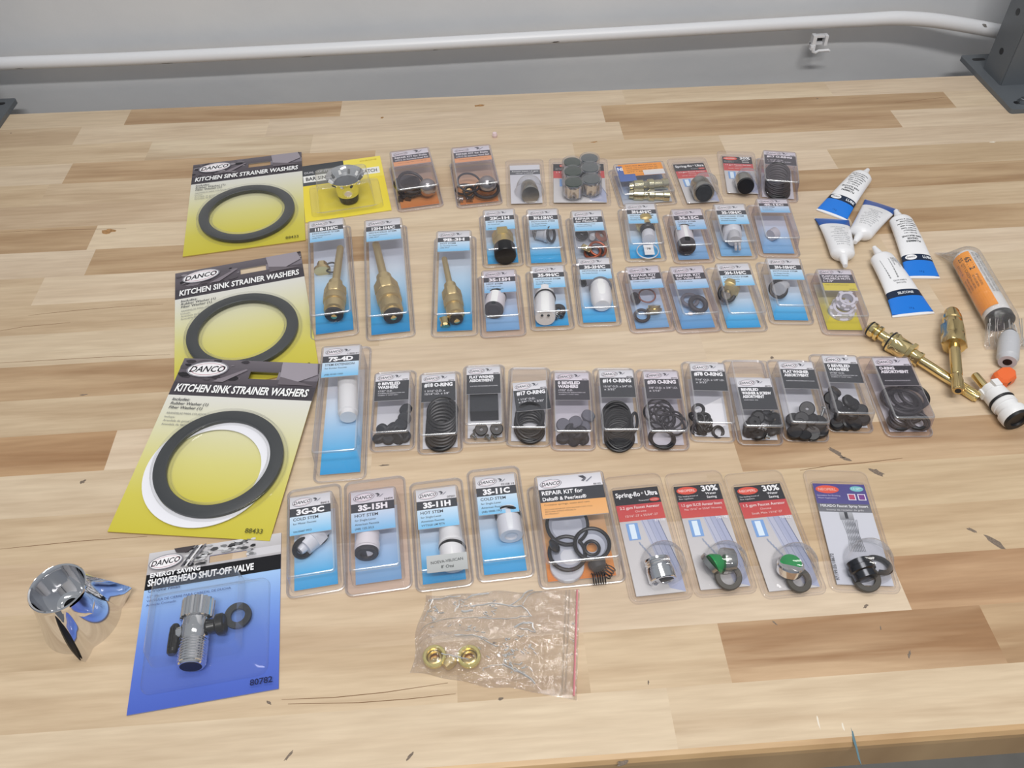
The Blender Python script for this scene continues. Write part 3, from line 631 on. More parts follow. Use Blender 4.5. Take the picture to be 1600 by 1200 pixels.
def aer_pack(bl, br, top, label, style, W=46, L=None, dome=None, grp='aer', zc=2.2, dh=17, num='', dr=15):
    p = Pack(bl, br, top, 3, ztop=2); L = p.top if L is None else L
    cw = W-10; y0, y1 = 5, L-14; mb = MB(); k = 4
    rings = [(W, 0, L, 6, .1), (W, 0, L, 6, 2), (W-1.6, .8, L-.8, 5.2, 2.3), (W-4, 2, L-2, 4, 1.2), (cw+4.5, y0-2.2, y1+2.2, 4, 1.2), (cw+3.5, y0-1.7, y1+1.7, 4, 4.0), (cw+2, y0-1, y1+1, 3.5, 4.8), (cw+.5, y0-.3, y1+.3, 3, 4.8)]
    for (w_, a, b, r, z) in rings:
        for q in rrect(w_, b-a, r, k, 0, (a+b)/2): mb.v.append(Vector((q[0], q[1], z)))
    n = 4*(k+1)
    for i in range(len(rings)-1):
        for j in range(n):
            q = (j+1) % n; mb.face((i*n+j, i*n+q, (i+1)*n+q, (i+1)*n+j), 'shell')
    mb.face(range((len(rings)-1)*n, len(rings)*n), 'shell'); mb.build('clear_shell', p.root, smooth=25)
    # bent hang tab edge
    dc = p.loc(dome, 4) if dome else Vector((2, 22, 4))
    mb = MB(); M = Matrix.Translation((dc.x, dc.y, 4.9)); mb.lathe([(0, dr+2), (2, dr+.6), (dh*.6, dr-1.5), (dh*.85, dr-4), (dh-.8, dr-7), (dh-.4, 0.3)], 'dome', M, 32, (False, True)); mb.build('clear_dome', p.root, smooth=40)
    P = Print(flatfn(zc+.6)); slab(P, -cw/2, y0, cw/2, y1, .4); w_ = cw; h1 = (y1-y0)
    if style == 'nik':
        P.rect(-w_/2, y1-19, w_/2, y1, '4a4388', '54508c'); P.rect(-w_/2, y1-27, w_/2, y1-19, '66676e', '7a7b80')
        P.ell(-w_*.24, y1-5.5, 9, 3.8, 'e8583f'); P.text('NEOPERL', -w_*.24, y1-6.7, 2.5, 'f3b9a8', width=14, bold=.02, align='c'); P.ell(w_*.33, y1-4.5, 5.2, 2.6, '7cc6c9'); P.text('1.5 GPM', w_*.33, y1-5.3, 1.7, 'eaf6f6', width=7.5, align='c', bold=.01)
        P.text('Innovation for Drinking', -w_*.46, y1-12, 1.3, 'd6d3ee'); P.text('Water Applications', -w_*.46, y1-14.4, 1.3, 'd6d3ee')
        for i in (0, 1): P.rect(w_*(.12+.19*i), y1-15.5, w_*(.27+.19*i), y1-9.5, 'e8e4f0'); P.rect(w_*(.14+.19*i), y1-14.8, w_*(.25+.19*i), y1-10.2, 'c04a6a' if i == 0 else '7a3f8c')
        P.text('MIKADO Faucet Spray Insert', 0, y1-22.3, 2.3, 'f2f2f2', width=w_*.9, bold=.02, align='c'); P.text('Inserto de rociador de grifo', 0, y1-25.6, 1.5, 'e2e2e2', width=w_*.7, align='c')
        P.rect(-w_/2, y0, w_/2, y1-27, 'd4d6dc', 'd0d2da')
        P.rect(-w_*.14, y1-34, w_*.12, y1-27, 'b5b7ba', '8d8f93'); P.rect(-w_*.04, y1-33, w_*.02, y1-27, '3b3d42')
        for i in range(8):
            a = -w_*.12+i*w_*.03
            P.poly([(a, y1-34), (a+.35, y1-34), (a+3.2, y1-62), (a+2.85, y1-62)], '6f7278'); P.poly([(a+2.6, y1-34), (a+2.95, y1-34), (a+.4, y1-62), (a+.05, y1-62)], '84878d')
        P.text('97199.05/18672', -w_*.44, y0+3, 2.4, '3a3b40', rot=PI/2, bold=.01)
    elif style == 'white':
        P.rect(-w_/2, y1-10, w_/2, y1, 'dadbe0'); P.rect(-w_/2, y1-20, w_/2, y1-10, '5a5c62'); P.text('Aerator Insert 1.5 gpm', 0, y1-14, 2.2, 'f0f0f0', width=w_*.88, align='c', bold=.02); P.text('15/16" x 55/64"', 0, y1-18, 1.9, 'f0f0f0', width=w_*.6, align='c', bold=.01)
        P.rect(-w_/2, y0, w_/2, y1-20, 'cfcfd6', 'dddde0')
    else:
        P.rect(-w_/2, y1-15, w_/2, y1, '24242a'); P.rect(-w_/2, y1-30, w_/2, y1-15, 'c8454a', 'cc5048'); water_art(P, w_, y0, y1-30)
        if style == 'spring':
            P.text('Spring-flo', -w_*.46, y1-8, 4.3, 'ffffff', width=w_*.54, bold=.02); P.text('\u00ae', w_*.10, y1-6.4, 1.8, 'ffffff'); P.text('Ultra', w_*.19, y1-8, 4.3, 'ffffff', width=w_*.27, bold=.03)
            P.text('Powered by', w_*.02, y1-13, 1.5, 'e8e8e8'); P.ell(w_*.36, y1-12.4, 4, 1.8, 'd0483c'); P.text('NEOPERL', w_*.36, y1-13, 1.2, 'f3d0c8', width=6, align='c')
            P.text('2.2 gpm Faucet Aerator', 0, y1-19.5, 2.5, 'f6e6e2', width=w_*.86, align='c', bold=.01); P.text('Chrome', 0, y1-23, 1.8, 'f2d8d2', align='c'); P.text('15/16"-27 x 55/64"-27', 0, y1-27, 2.0, 'f2d8d2', width=w_*.7, align='c')
        else:
            P.ell(-w_*.24, y1-5, 8.2, 3.6, 'e0523e'); P.text('NEOPERL', -w_*.24, y1-6.1, 2.3, 'f5d2c8', width=13, bold=.02, align='c')
            P.text('30%', w_*.26, y1-6.6, 5.2, 'ffffff', width=w_*.36, bold=.03, align='c'); P.text('Water', w_*.26, y1-10, 2.2, 'ffffff', align='c', bold=.01); P.text('Saving', w_*.26, y1-13.4, 2.2, 'ffffff', align='c', bold=.01)
            P.text('The leading brand of', -w_*.46, y1-11, 1.3, 'e6e6e6'); P.text('flow regulators', -w_*.46, y1-13.3, 1.3, 'e6e6e6')
            P.text('1.5 gpm SLC\u00ae Aerator Insert' if style == '30a' else '1.5 gpm Faucet Aerator', 0, y1-20, 2.5, 'f6e6e2', width=w_*.88, align='c', bold=.01)
            P.text('Fits 15/16" or 55/64" Housing' if style == '30a' else 'Chrome', 0, y1-23.6, 1.8, 'f2d8d2', align='c', maxw=w_*.8); P.text('Small, Male 13/16"-27' if style != '30a' else '', 0, y1-27.3, 1.9, 'f2d8d2', align='c')
        P.text(num, w_*.46, y1-33, 2.2, 'f2f2f4', align='r', bold=.02)
    P.mb.build('printed_card', p.root, smooth=0); tag(p.root, label, 'blister pack', GRP[grp]); return p
p = aer_pack((985, 946), (1085, 936), (986, 742), 'blister pack of a ribbed chrome aerator, next to the large orange repair kit', 'spring', dome=(1037, 882), num='97199')
b = p.cyl('aerator', (1026, 874, 13), (1036, 908, 10), [(0, 8.6), (.02, 9.4), (.12, 9.4), (.14, 8.9), (.2, 9.4), (.26, 8.9), (.32, 9.4), (.38, 8.9), (.42, 9.6), (.5, 9.6), (.52, 10), (.96, 10), (1, 9.4), (1, 8), (.9, 7.6)], 'chrome')
p.cyl('aerator_screen', (1035, 903, 10.4), (1035.4, 905, 10.2), [(0, 7.8), (1, 7.8)], 'rubberflat', parent=b)
p = aer_pack((1088, 936), (1183, 927), (1081, 737), 'blister pack holding a green wedge, grey insert and dark flat ring', '30a', dome=(1134, 882), num='706148')
p.cyl('aerator_insert', (1107, 884, 10), (1113, 879, 12), [(0, 8.5), (1, 9)], 'satin'); p.cyl('green_insert', (1114, 883, 10), (1128, 876, 11), [(0, 8), (.3, 8), (1, 5)], 'green'); p.cyl('grey_insert', (1128, 876, 11), (1147, 876, 10), [(0, 9.2), (.2, 9.6), (.9, 8.8), (1, 7.6)], 'satin')
p.disc('rubber_washer', (1138, 901), 9, 9.8, 2.4, 'olive', .3, 0, 6.0)
p = aer_pack((1193, 940), (1294, 927), (1174, 737), 'blister pack with a bright green round insert showing above a black ring', '30b', dome=(1243, 885), num='700852', W=47)
b = p.cyl('aerator', (1233, 893, 8), (1236, 880, 15), [(0, 9), (.75, 9.2), (.8, 9.6), (1, 9.2)], 'chrome'); p.cyl('green_insert', (1236, 880, 15), (1236.3, 879, 15.8), [(0, 7.6), (.6, 7.4), (1, 6.4)], 'green', parent=b)
p.disc('rubber_washer', (1248, 906), 8, 9.2, 2.4, 'olive', .3, .05, 5.0)
p = aer_pack((1300, 931), (1406, 924), (1303, 735), 'white carded blister pack with violet top, rightmost in the front row', 'nik', dome=(1357, 880), W=50, dr=16)
b = p.cyl('aerator', (1340, 876, 12), (1354, 905, 10), [(0, 7.6), (.03, 8.6), (.3, 8.6), (.34, 9.6), (.6, 9.6), (.66, 8.2), (1, 8.2)], 'darkmetal')
p.disc('rubber_washer', (1354, 904), 7, 10, 2.4, 'olive', .25, 0, 6); p.ring('split_rubber_ring', (1373, 883), 8, 8.0, 2.0, 'rubber', -.3, .1, a0=-1.9, a1=2.3)

# ---- white extension
p = stem_pack((488, 754), (574, 754), (534, 538), '7S-4D', [('STEM EXTENSION', .15), ('for Kohler Faucets', .1), ('', .1), ('(AB) 8100-1500', .1)], 'tall blister pack with long blue card and a frosted white stem extension', 'mid', h=31, W=43, bw=35, b0=7, tab=26, H=37, num='11800-01')
p.cyl('stem_extension', (543, 588, 12), (544, 652, 12), [(0, 7.6), (.02, 8.6), (.9, 8.6), (.92, 7.4), (1, 7)], 'white', hexes=())

# ---- black header washer packs
def wash_pack(bl, br, top, title, sub, label, W=38, bw=31.5, h=20, H=32, rot=0., dark='3f4145', y1=None, card=True, n2=1):
    p = Pack(bl, br, top, h); tab = 18; p.shell(W, p.top+tab, bw, 5, p.top, h, 'lilac' if n2 == 2 else 'shell')
    if card: back_card(p, bw-2.5, 6, p.top-4, ['dfe0e4', 'd9dade', 'cfd0d8', 'c2c3cc'])
    w_ = bw-2.5; P = Print(flatfn(h-1.2, 0, 0, rot, 0, (p.top-1.5) if y1 is None else y1)); x = -w_/2
    slab(P, x, -H, -x, 0); a = H*.29; P.rect(x, -a, -x, 0, 'd3d3d6', 'ebeaed'); logo(P, x+w_*.30, -a*.52, w_*.25); bird(P, x+w_*.62, -a*.4, w_*.06); P.text('88795', -x-1, -a+.5, 1.4, '3a3a3e', align='r', bold=.01)
    P.rect(x, -H, -x, -a, dark)
    y = -a-1.4
    for t, s_, wd in title: y -= s_; P.text(t, x+w_*.08, y, s_, 'fbfbfc', bold=.05, width=w_*wd); y -= 1.1
    y = min(y, -a-8.5)
    for t, s_, wd in sub: y -= s_; P.text(t, x+w_*.10, y-.8, s_, 'e0e0e4', bold=.015, width=w_*wd); y -= 1.2
    P.mb.build('printed_header', p.root, smooth=0); tag(p.root, label, 'blister pack', GRP['wash']); return p
BEV = [('0 BEVELED', 3.2, .66), ('WASHERS', 3.2, .6)]; BS = [('17/32" O.D.', 2, .42), ('RONDELLES BISEAUTEES DE', 1, .78), ('CUERO Y 13/32" DEC.', 1, .6)]
FL = [('FLAT WASHER', 3.1, .74), ('ASSORTMENT', 3.1, .72)]; FS = [('', 1.6, .3), ('SURTIDO DE RONDELLES PLANAS', 1, .82)]
def oring_title(n): return [(n+' O-RING', 4.0, .84)]
p = wash_pack((578, 708), (648, 706), (613.6, 580), BEV, BS, 'blister pack of black tapered washers, right of the tall blue extension pack')
for (x, y, z) in ((592, 684, 5), (607, 685, 5), (622, 685, 5), (632, 682, 5), (598, 672, 9), (612, 668, 10), (626, 664, 11), (632, 654, 11), (622, 672, 9), (634, 640, 13), (608, 676, 8)): p.disc('tapered_washer', (x, y), z, 5.6, 5, 'rubberflat', random.uniform(-.5, 1.1), random.uniform(-.6, .6), 0, 1.2)
p = wash_pack((653, 711), (723, 711), (685, 581.5), oring_title('#18'), [('1 3/16" O.D. x', 2.2, .6), ('15/16" I.D. x 1/8"', 2.2, .72)], 'blister pack of large o-rings in a tidy stack, second in the washer row')
for i in range(9): p.ring('o_ring', (689+.3*i, 684-5.2*i), 5+1.35*i, 12.0, 1.5, rx=.12+.02*i, ry=random.uniform(-.1, .1))
p = wash_pack((723, 695), (793, 694), (755, 570), FL, FS, 'blister pack of flat washers with a broad black slab above small bright screws', card=True)
mb = MB(); mb.box((0, 36, 9), (24, 24, 12), 'rubberflat'); p.add(mb, 'washer_stack')
for (x, y) in ((752, 671), (776, 670)): p.disc('flat_washer', (x, y), 10, 5.5, 3, 'rubber', .5, 0, 1.4)
for (x, y) in ((738, 680), (770, 680), (760, 682), (742, 672)): p.cyl('screw', (x, y, 4), (x+6, y+5, 4), [(0, 2.6), (.15, 2.6), (.2, 1.3), (1, 1.2)], 'satin')
p = wash_pack((790, 698), (861, 702), (827, 574), oring_title('#17'), [('1 1/16" O.D.', 2.1, .5), ('x 7/8" I.D. x 3/32"', 2.1, .74)], 'blister pack whose loose card has slipped down crookedly above big o-rings', rot=.13, y1=58, H=33)
for i in range(7): p.ring('o_ring', (827+random.uniform(-1.5, 1.5), 674-4*i), 5+1.6*i, 11.2, 1.4, rx=.1+.07*i, ry=.1*(i % 3))
p = wash_pack((861, 705), (931, 707), (893, 579), BEV, BS, 'blister pack of tapered washers, some dusty grey, beside the crooked-card pack', n2=2)
for (x, y, z) in ((880, 685, 5), (896, 687, 5), (910, 685, 5), (889, 678, 7), (903, 679, 8), (919, 650, 11), (899, 660, 12), (880, 664, 10), (912, 668, 9), (893, 672, 9), (908, 676, 10)): p.disc('tapered_washer', (x, y), z, 5.8, 5, 'rubberflat' if random.random() < .7 else 'greyring', random.uniform(-.3, 1.1), random.uniform(-.6, .6), 0, 1.2)
p = wash_pack((934, 703), (1006, 704), (962, 575), oring_title('#14'), [('15/16" O.D. x 3/4" I.D.', 2.1, .84), ('x 3/32"', 2.1, .34)], 'blister pack crammed with fanned o-rings, one standing upright at its right side')
for i in range(13): p.ring('o_ring', (968+random.uniform(-2, 2)-.3*i, 686-3.1*i), 5+.85*i, 11.2, 1.2, rx=.2+.05*i, ry=random.uniform(-.15, .15))
p.ring('o_ring', (991, 660), 11, 8, 1.3, rx=.9, ry=1.0, sx=.7)
p = wash_pack((1007, 705), (1078, 707), (1031, 577), oring_title('#30'), [('7/8" O.D. x 3/4" I.D.', 2.1, .84), ('x 1/16"', 2.1, .34)], 'blister pack of thin o-rings loosely scattered, one lying flat at the bottom', n2=2)
for (x, y, z) in ( (1030, 650, 12), (1040, 652, 12), (1048, 656, 13), (1056, 660, 12), (1024, 645, 12), (1030, 636, 14), (1052, 664, 11), (1038, 644, 13), (1034, 656, 10)): p.ring('o_ring', (x, y), z, 9.6, .9, rx=random.uniform(-.2, .4), ry=random.uniform(-.3, .5))
for q in ((1033, 684), (1036, 686)): p.ring('o_ring', q, 3.6+.9*(q[0]-1033)/3, 9.6, 1.2, rx=.02)
p = wash_pack((1080, 693), (1148, 693), (1104, 565), oring_title('#78'), [('7/16" O.D. x 1/4" I.D.', 2.1, .84), ('x 3/32"', 2.1, .34)], 'blister pack of tiny o-rings with a loose white paper slip inside')
for (x, y, z) in ((1094, 667, 5), (1097, 662, 7), (1092, 655, 10), (1100, 653, 9), (1085, 652, 9), (1091, 640, 10), (1098, 671, 4), (1103, 660, 6), (1122, 675, 3), (1089, 671, 4), (1104, 666, 5)): p.ring('o_ring', (x, y), z, 4.4, 1.4, rx=random.uniform(-.3, .9), ry=random.uniform(-.6, .6))
P = Print(flatfn(2.6)); a, b_, c_ = p.loc((1085, 641), 3), p.loc((1127, 621), 3), p.loc((1134, 664), 3); d_ = p.loc((1102, 679), 3); P.poly([(v.x, v.y) for v in (a, d_, c_, b_)], 'f4f4f7'); P.mb.build('paper_slip', p.root, smooth=0)
p = wash_pack((1156, 697), (1222, 699), (1170, 562), [('BEVELED', 3, .5), ('WASHER & SCREW', 3, .84), ('ASSORTMENT', 3, .62)], [('SURTIDO DE', 1, .4)], 'blister pack with card slid down over black tapered washers and bright screws', y1=60, H=36, W=38)
for (x, y, z) in ((1170, 674, 5), (1184, 679, 5), (1205, 672, 5), (1213, 668, 5), (1192, 640, 13), (1184, 652, 10), (1200, 650, 9), (1210, 655, 8), (1178, 660, 9), (1172, 666, 7)): p.disc('tapered_washer', (x, y), z, 5.8, 4.6, 'rubberflat' if z > 12 else 'rubber', random.uniform(-.2, .9), random.uniform(-.5, .5), 1.2, 1.2)
for (x, y) in ((1190, 668), (1196, 681), (1205, 645)): p.cyl('screw', (x, y, 9), (x+7, y+3, 8), [(0, 3), (.2, 3), (.25, 1.5), (1, 1.3)], 'satin')
p = wash_pack((1225, 690), (1296, 695), (1242, 562), FL, FS, 'blister pack of flat black washers with one bright screw leaning upright')
for (x, y, z) in ((1242, 675, 6), (1256, 677, 6), (1270, 677, 6), (1282, 674, 6), (1261, 639, 13), (1240, 656, 9), (1252, 655, 10), (1266, 655, 10), (1280, 660, 9), (1248, 665, 8), (1272, 664, 8)): p.disc('flat_washer', (x, y), z, 6.4, 3.4, 'rubber', random.uniform(-.1, .8), random.uniform(-.4, .4), 1.4 if z > 12 else 0, .8)
p.cyl('screw', (1283, 652, 8), (1288, 636, 14), [(0, 1.2), (.8, 1.3), (.85, 2.6), (1, 2.6)], 'satin')
p = wash_pack((1295, 677), (1365, 679), (1310, 553), BEV, BS, 'blister pack of tapered washers heaped up its left wall, second from right')
for (x, y, z) in ((1308, 662, 5), (1322, 662, 5), (1336, 662, 5), (1348, 655, 5), (1312, 650, 9), (1306, 635, 12), (1298, 622, 13), (1304, 612, 14), (1326, 627, 13), (1334, 632, 10), (1345, 642, 8), (1330, 648, 8), (1318, 645, 9)): p.disc('tapered_washer', (x, y), z, 5.8, 5, 'rubber', random.uniform(-.3, 1.0), random.uniform(-.6, .6), 0, 1.2)
p = wash_pack((1387, 685), (1457, 685), (1390, 556), [('O-RING', 3.2, .42), ('ASSORTMENT', 3.2, .78)], [('', 1.6, .3), ('', 2.6, .3), ('RONDELLES PLASTIQUE 6C', 1, .7)], 'blister pack of large and small o-rings, rightmost of the washer row', W=40, bw=33, H=33, dark='2d2e32', n2=2)
for (x, y, z, R, r) in ((1404, 624, 8, 17, 2.0), (1412, 628, 10, 16, 2.0), (1420, 622, 9, 14, 1.8), (1428, 618, 8, 12, 1.7), (1404, 660, 6, 8, 1.6), (1436, 658, 6, 8, 1.6), (1432, 660, 8, 7, 1.5), (1408, 650, 6, 9, 1.6), (1420, 645, 5, 10, 1.6)): p.ring('o_ring', (x, y), z, min(R, 13.5), r, rx=random.uniform(-.1, .2), ry=random.uniform(-.1, .1))
# ---- long brass stems
def brass_stem(p, A, J, B, zA, zJ, zB, rs=3.1, rb=9.5, mat='dullbrass', wr=8.6, wl=.5):
    s = p.cyl('brass_stem', (*A, zA), (*J, zJ), [(0, rs*.75), (.03, rs), (1.05, rs*1.1)], mat)
    b = p.cyl('stem_bonnet', (*J, zJ), (*B, zB), [(-.12, rs*1.5), (-.1, rb*.62), (.1, rb*.66), (.11, rb*.98), (.36, rb*1.02), (.38, rb*.86), (.44, rb), (.62, rb), (.64, rb*.8), (.68, rb*.9), (.9, rb*.9), (.92, rb*.7), (1, rb*.7)], mat, hexes=(2, 3, 4))
    a = p.loc(J, zJ); e = p.loc(B, zB); d = (e-a).normalized(); M = axisM(e, e+d); mb = MB(); mb.lathe([(-.5, wr), (2.2, wr), (3, wr*.8), (3, wr*.3)], 'rubber', M, 28); w_ = mb.build('seat_washer', b)
    mb = MB(); mb.lathe([(2.6, 3), (4.4, 2.8), (4.8, 1.2)], 'bright', M, 18); mb.build('washer_screw', w_)
BL = [('HOT/COLD STEM', .15), ('for Sterling Faucets', .1), ('(AB) 9017', .1)]
p = stem_pack((487, 531.5), (561, 528), (509, 341.5), '11B-1H/C', BL, 'tall blister pack of a long brass stem with a separate small nut', 'mid', h=26, W=46, bw=38, b0=7, tab=18, H=36, cols=['1f93d2', '3fa8e0', '8cc4ea', 'b8d8f0', 'cfdcea', 'bfc4d2', 'b9bcc8'])
brass_stem(p, (532, 386), (524, 446), (522, 490), 16, 15, 12, 3.6, 11, wr=8.8)
b = p.cyl('brass_nut', (504, 424, 8), (503, 411, 11), [(0, 8.4), (.3, 8.4), (.32, 5.5), (1, 5.2), (1, 3), (.7, 2.8)], 'brass', hexes=(2, 3)); p.ring('o_ring', (518, 418), 9, 6, .9, rx=.3)
p = stem_pack((575, 531.5), (648, 531.5), (598, 340.5), '12H-1H/C', BL, 'tall blister pack of a long brass stem alone, middle of three brass ones', 'mid', h=26, W=47, bw=39, b0=7, tab=18, H=36, cols=['1f93d2', '3fa8e0', '8cc4ea', 'b8d8f0', 'cfdcea', 'bfc4d2', 'b9bcc8'])
brass_stem(p, (587, 380), (601, 438), (614, 492), 17, 15, 12, 3.8, 12, wr=9.2)
p = stem_pack((675, 530), (746, 526), (709, 359), '9B-3H', [('HOT STEM', .15), ('for Sterling Faucets', .1), ('(AB) 9017', .1)], 'shorter blister pack of a slim brass stem, third of the long brass stems', 'mid', h=24, W=45, bw=36, b0=7, tab=18, H=33, cols=['1f93d2', '3fa8e0', '8cc4ea', 'b8d8f0', 'cfdcea', 'bfc4d2'])
brass_stem(p, (694, 403), (704, 450), (713, 497), 16, 14, 10, 2.8, 9.5, wr=6.4)
b = p.cyl('brass_screw', (696, 510, 5), (695, 497, 9), [(0, 4.6), (.3, 4.6), (.34, 3.6), (1, 5.4), (1, 3)], 'bright', hexes=(0, 1))

# ---- middle block, upper row
p = stem_pack((756, 420), (818, 418), (779, 325.5), '2K-1H', [('HOT STEM', .15), ('for American', .1), ('', .1), ('(AB) 110', .1)], 'blister pack of a short brass stem ending in a round black knob', 'mid', tab=16)
b = p.cyl('brass_stem', (783, 356, 11), (788, 388, 12), [(0, 7.5), (.02, 8), (.3, 8), (.31, 11), (.62, 11), (.64, 9.5), (1, 9.5)], 'dullbrass', hexes=(2, 3)); p.cyl('black_cap', (788, 386, 12), (790, 401, 12), [(0, 10), (.1, 11.2), (.9, 11.2), (1, 10.2)], 'blackplastic', parent=b)
p = stem_pack((826, 420), (883, 416), (847, 325), '3H-10H/C', HC, 'blister pack of a grey spring-like cartridge lying sideways', 'mid', tab=16)
b = p.cyl('cartridge', (840, 362, 11), (858, 366, 11), [(0, 6), (.1, 8), (.7, 8), (.75, 9), (1, 9)], 'grayplastic'); p.ring('o_ring', (861, 366), 12, 7.6, 1.5, 'rubberflat', .8, 1.0, parent=b)
p.spring('spring', (833, 364, 10), (843, 362, 10), 7, 4, .5, 'satin', parent=b)
p = stem_pack((893, 418), (958, 416), (916, 327), 'REPAIR KIT', [('contains washers, screw', .1), ('and bonnet packing', .1)], 'repair kit blister pack with copper-coloured rings and a brass nut', 'mid', l1='for Pfister\u00ae', tab=12, cols=['b0bcc8', 'a9b4c2', 'b6bcc8', 'c6c9d2', 'c2c5cf'])
p.ring('copper_ring', (934, 389), 7, 8.5, 1.4, 'copper', .3, .2); p.ring('copper_ring', (926, 394), 5, 8.0, 1.4, 'copper', .1, -.2); p.ring('o_ring', (931, 394), 5, 7, 1.5, rx=.2); p.disc('red_washer', (940, 368), 12, 7.5, 2, 'redrubber', .3, .4, 3)
p.cyl('brass_nut', (914, 392, 6), (918, 384, 10), [(0, 6), (.2, 6.6), (.6, 6.6), (1, 5), (1, 3)], 'bright', hexes=(1, 2)); p.cyl('plastic_cone', (925, 372, 10), (931, 360, 10), [(0, 3), (1, 7)], 'offwhite'); p.disc('grey_washer', (909, 366), 9, 7, 2.5, 'rubberflat', .3, .2, 2)
p = stem_pack((979, 413), (1041, 409), (999.5, 316), '3H-6H/C', HC, 'blister pack with a black-ringed brass stem over a tiny white numbered tag', 'mid', tab=16)
b = p.cyl('brass_stem', (1007, 346, 12), (1011, 357, 13), [(0, 10), (.5, 10), (.6, 8), (1, 8)], 'dullbrass'); p.cyl('rubber_seat', (1011, 355, 13), (1012, 361, 13), [(0, 7.6), (.8, 7.6), (1, 6.5), (1, 3.5), (.7, 3)], 'rubber', parent=b); p.cyl('plastic_cap', (1012, 360, 10), (1014, 375, 10), [(0, 6.5), (1, 7)], 'offwhite')
P = Print(flatfn(8)); c = p.loc((1014, 390), 8); slab(P, c.x-5, c.y-8, c.x+5, c.y+8); P.rect(c.x-5, c.y-8, c.x+5, c.y+8, 'f2f2f2'); P.text('78', c.x, c.y, 3, '333333', align='c', bold=.02); P.mb.build('paper_tag', p.root, smooth=0)
p.ring('clear_ring', (1012, 392), 6, 11, .6, 'offwhite', .1)
p = stem_pack((1056, 413), (1116, 413), (1072, 325), '3S-15C', [('COLD STEM', .15)]+W1[1:], 'blister pack of a white stem with dark hollow end, behind the two-ring repair kit', 'mid', tab=16, cols=SKY, mat='lilac')
b = p.cyl('valve_stem', (1067, 360, 12), (1072, 382, 12), [(0, 8.6), (.04, 9.2), (1, 9.2)], 'white'); p.ring('o_ring', (1068, 364), 12, 9, 1, rx=PI/2-.3, rz=-.1, parent=b); p.cyl('rubber_seat', (1072, 381, 12), (1073, 388, 12), [(0, 9.4), (.85, 9.4), (1, 8.8), (1, 5.5), (.7, 5)], 'rubber', parent=b)
p = stem_pack((1120, 408), (1185, 407), (1139, 317), '3S-10H/C', HC, 'blister pack of a flat-faced greenish white cartridge with grey prongs', 'mid', tab=16, cols=SKY)
b = p.cyl('cartridge', (1143, 358, 10), (1145, 370, 12), [(0, 9.5), (.9, 9.5), (1, 8.8)], 'offwhite'); p.ring('o_ring', (1143, 357), 11, 9.5, 1.1, rx=.9, parent=b); p.cyl('cartridge_hub', (1146, 362, 15), (1148, 377, 13), [(0, 4), (.2, 6), (1, 7)], 'grayplastic', parent=b)
for x in (1149, 1155): p.cyl('prong', (x, 378, 10), (x+1, 390, 9), [(0, 1.6), (1, 1.4)], 'grayplastic', parent=b)
p.disc('grey_disc', (1143, 378), 8, 4.5, 2, 'greyring')
p = stem_pack((1185, 404), (1252, 403), (1206, 309), '4S-15C', [('COLD STEM', .15)]+W1[1:], 'blister pack that looks almost empty, behind the ring-and-core pack', 'mid', tab=16, cols=SKY, mat='lilac', h=22, H=24)
p.cyl('clear_cap', (1204, 368, 8), (1212, 364, 8), [(0, 6), (1, 6.5)], 'grayplastic')

# ---- middle block, lower row
p = stem_pack((750, 529), (824, 528), (779, 420), '3S-15H', W1, 'blister pack of a white stem with dark ring face, below the knobbed brass stem', 'mid', W=44, cols=SKY, mat='lilac', b0=8, tab=14, H=33, num='')
b = p.cyl('valve_stem', (775, 464, 12), (772, 482, 12), [(0, 8.8), (.04, 9.6), (1, 9.6)], 'white'); p.ring('o_ring', (775, 466), 12, 9.3, 1, rx=PI/2-.3, rz=.1, parent=b); p.cyl('rubber_seat', (772, 481, 12), (771.5, 487, 12), [(0, 9.2), (.85, 9.2), (1, 8.4), (1, 5.8), (.7, 5.4)], 'rubberflat', parent=b)
p = stem_pack((828, 519), (900, 517), (855, 413), '3S-9H/C', HC, 'blister pack of a two-step white cartridge with small springs beside it', 'mid', W=43, tab=14, H=33)
b = p.cyl('cartridge', (851, 455, 12), (852, 497, 12), [(0, 9), (.3, 9), (.34, 9.8), (.96, 9.8), (1, 9.2)], 'white'); p.ring('o_ring', (851.5, 467), 12, 9.5, 1, rx=PI/2-.3, parent=b)
for x in (847, 857): p.disc('dimple', (x, 493), 17, 1.3, .6, 'rubberflat', parent=b)
p.disc('black_seat', (873, 484), 8, 6.5, 3, 'rubber', .2, 0, 2); p.spring('spring', (866, 497, 6), (872, 488, 6), 3.2, 4, .5, 'satin'); p.spring('spring', (875, 495, 6), (879, 486, 6), 3, 4, .5, 'darkmetal')
p = stem_pack((906, 512), (970, 512), (927, 401), '3S-2H/C', [('HOT/COLD STEM', .14), ('for Delta Faucets', .1)], 'blister pack of a milky white cup-shaped stem with small grey washer beside it', 'mid', W=42, tab=14, H=32)
b = p.cyl('valve_stem', (937, 444, 12), (941, 478, 11), [(0, 9.4), (.25, 9.6), (.3, 10.2), (.75, 10.2), (.95, 8.6), (1, 7)], 'white'); p.ring('o_ring', (938, 449), 12, 10, 1.3, 'greyring', rx=PI/2-.35, rz=-.1, parent=b); p.disc('grey_washer', (911, 441), 6, 4.5, 3, 'rubberflat', .4, .8, 1.5)
p = stem_pack((988, 524), (1055, 518), (1003, 414), 'REPAIR KIT', [('contains washers', .12), ('', .1)], 'lilac plastic repair kit pack with a bright brass cup and dark ring', 'mid', l1='for Sterling\u00ae', W=44, cols=SKY, mat='lilac', tab=16, H=33)
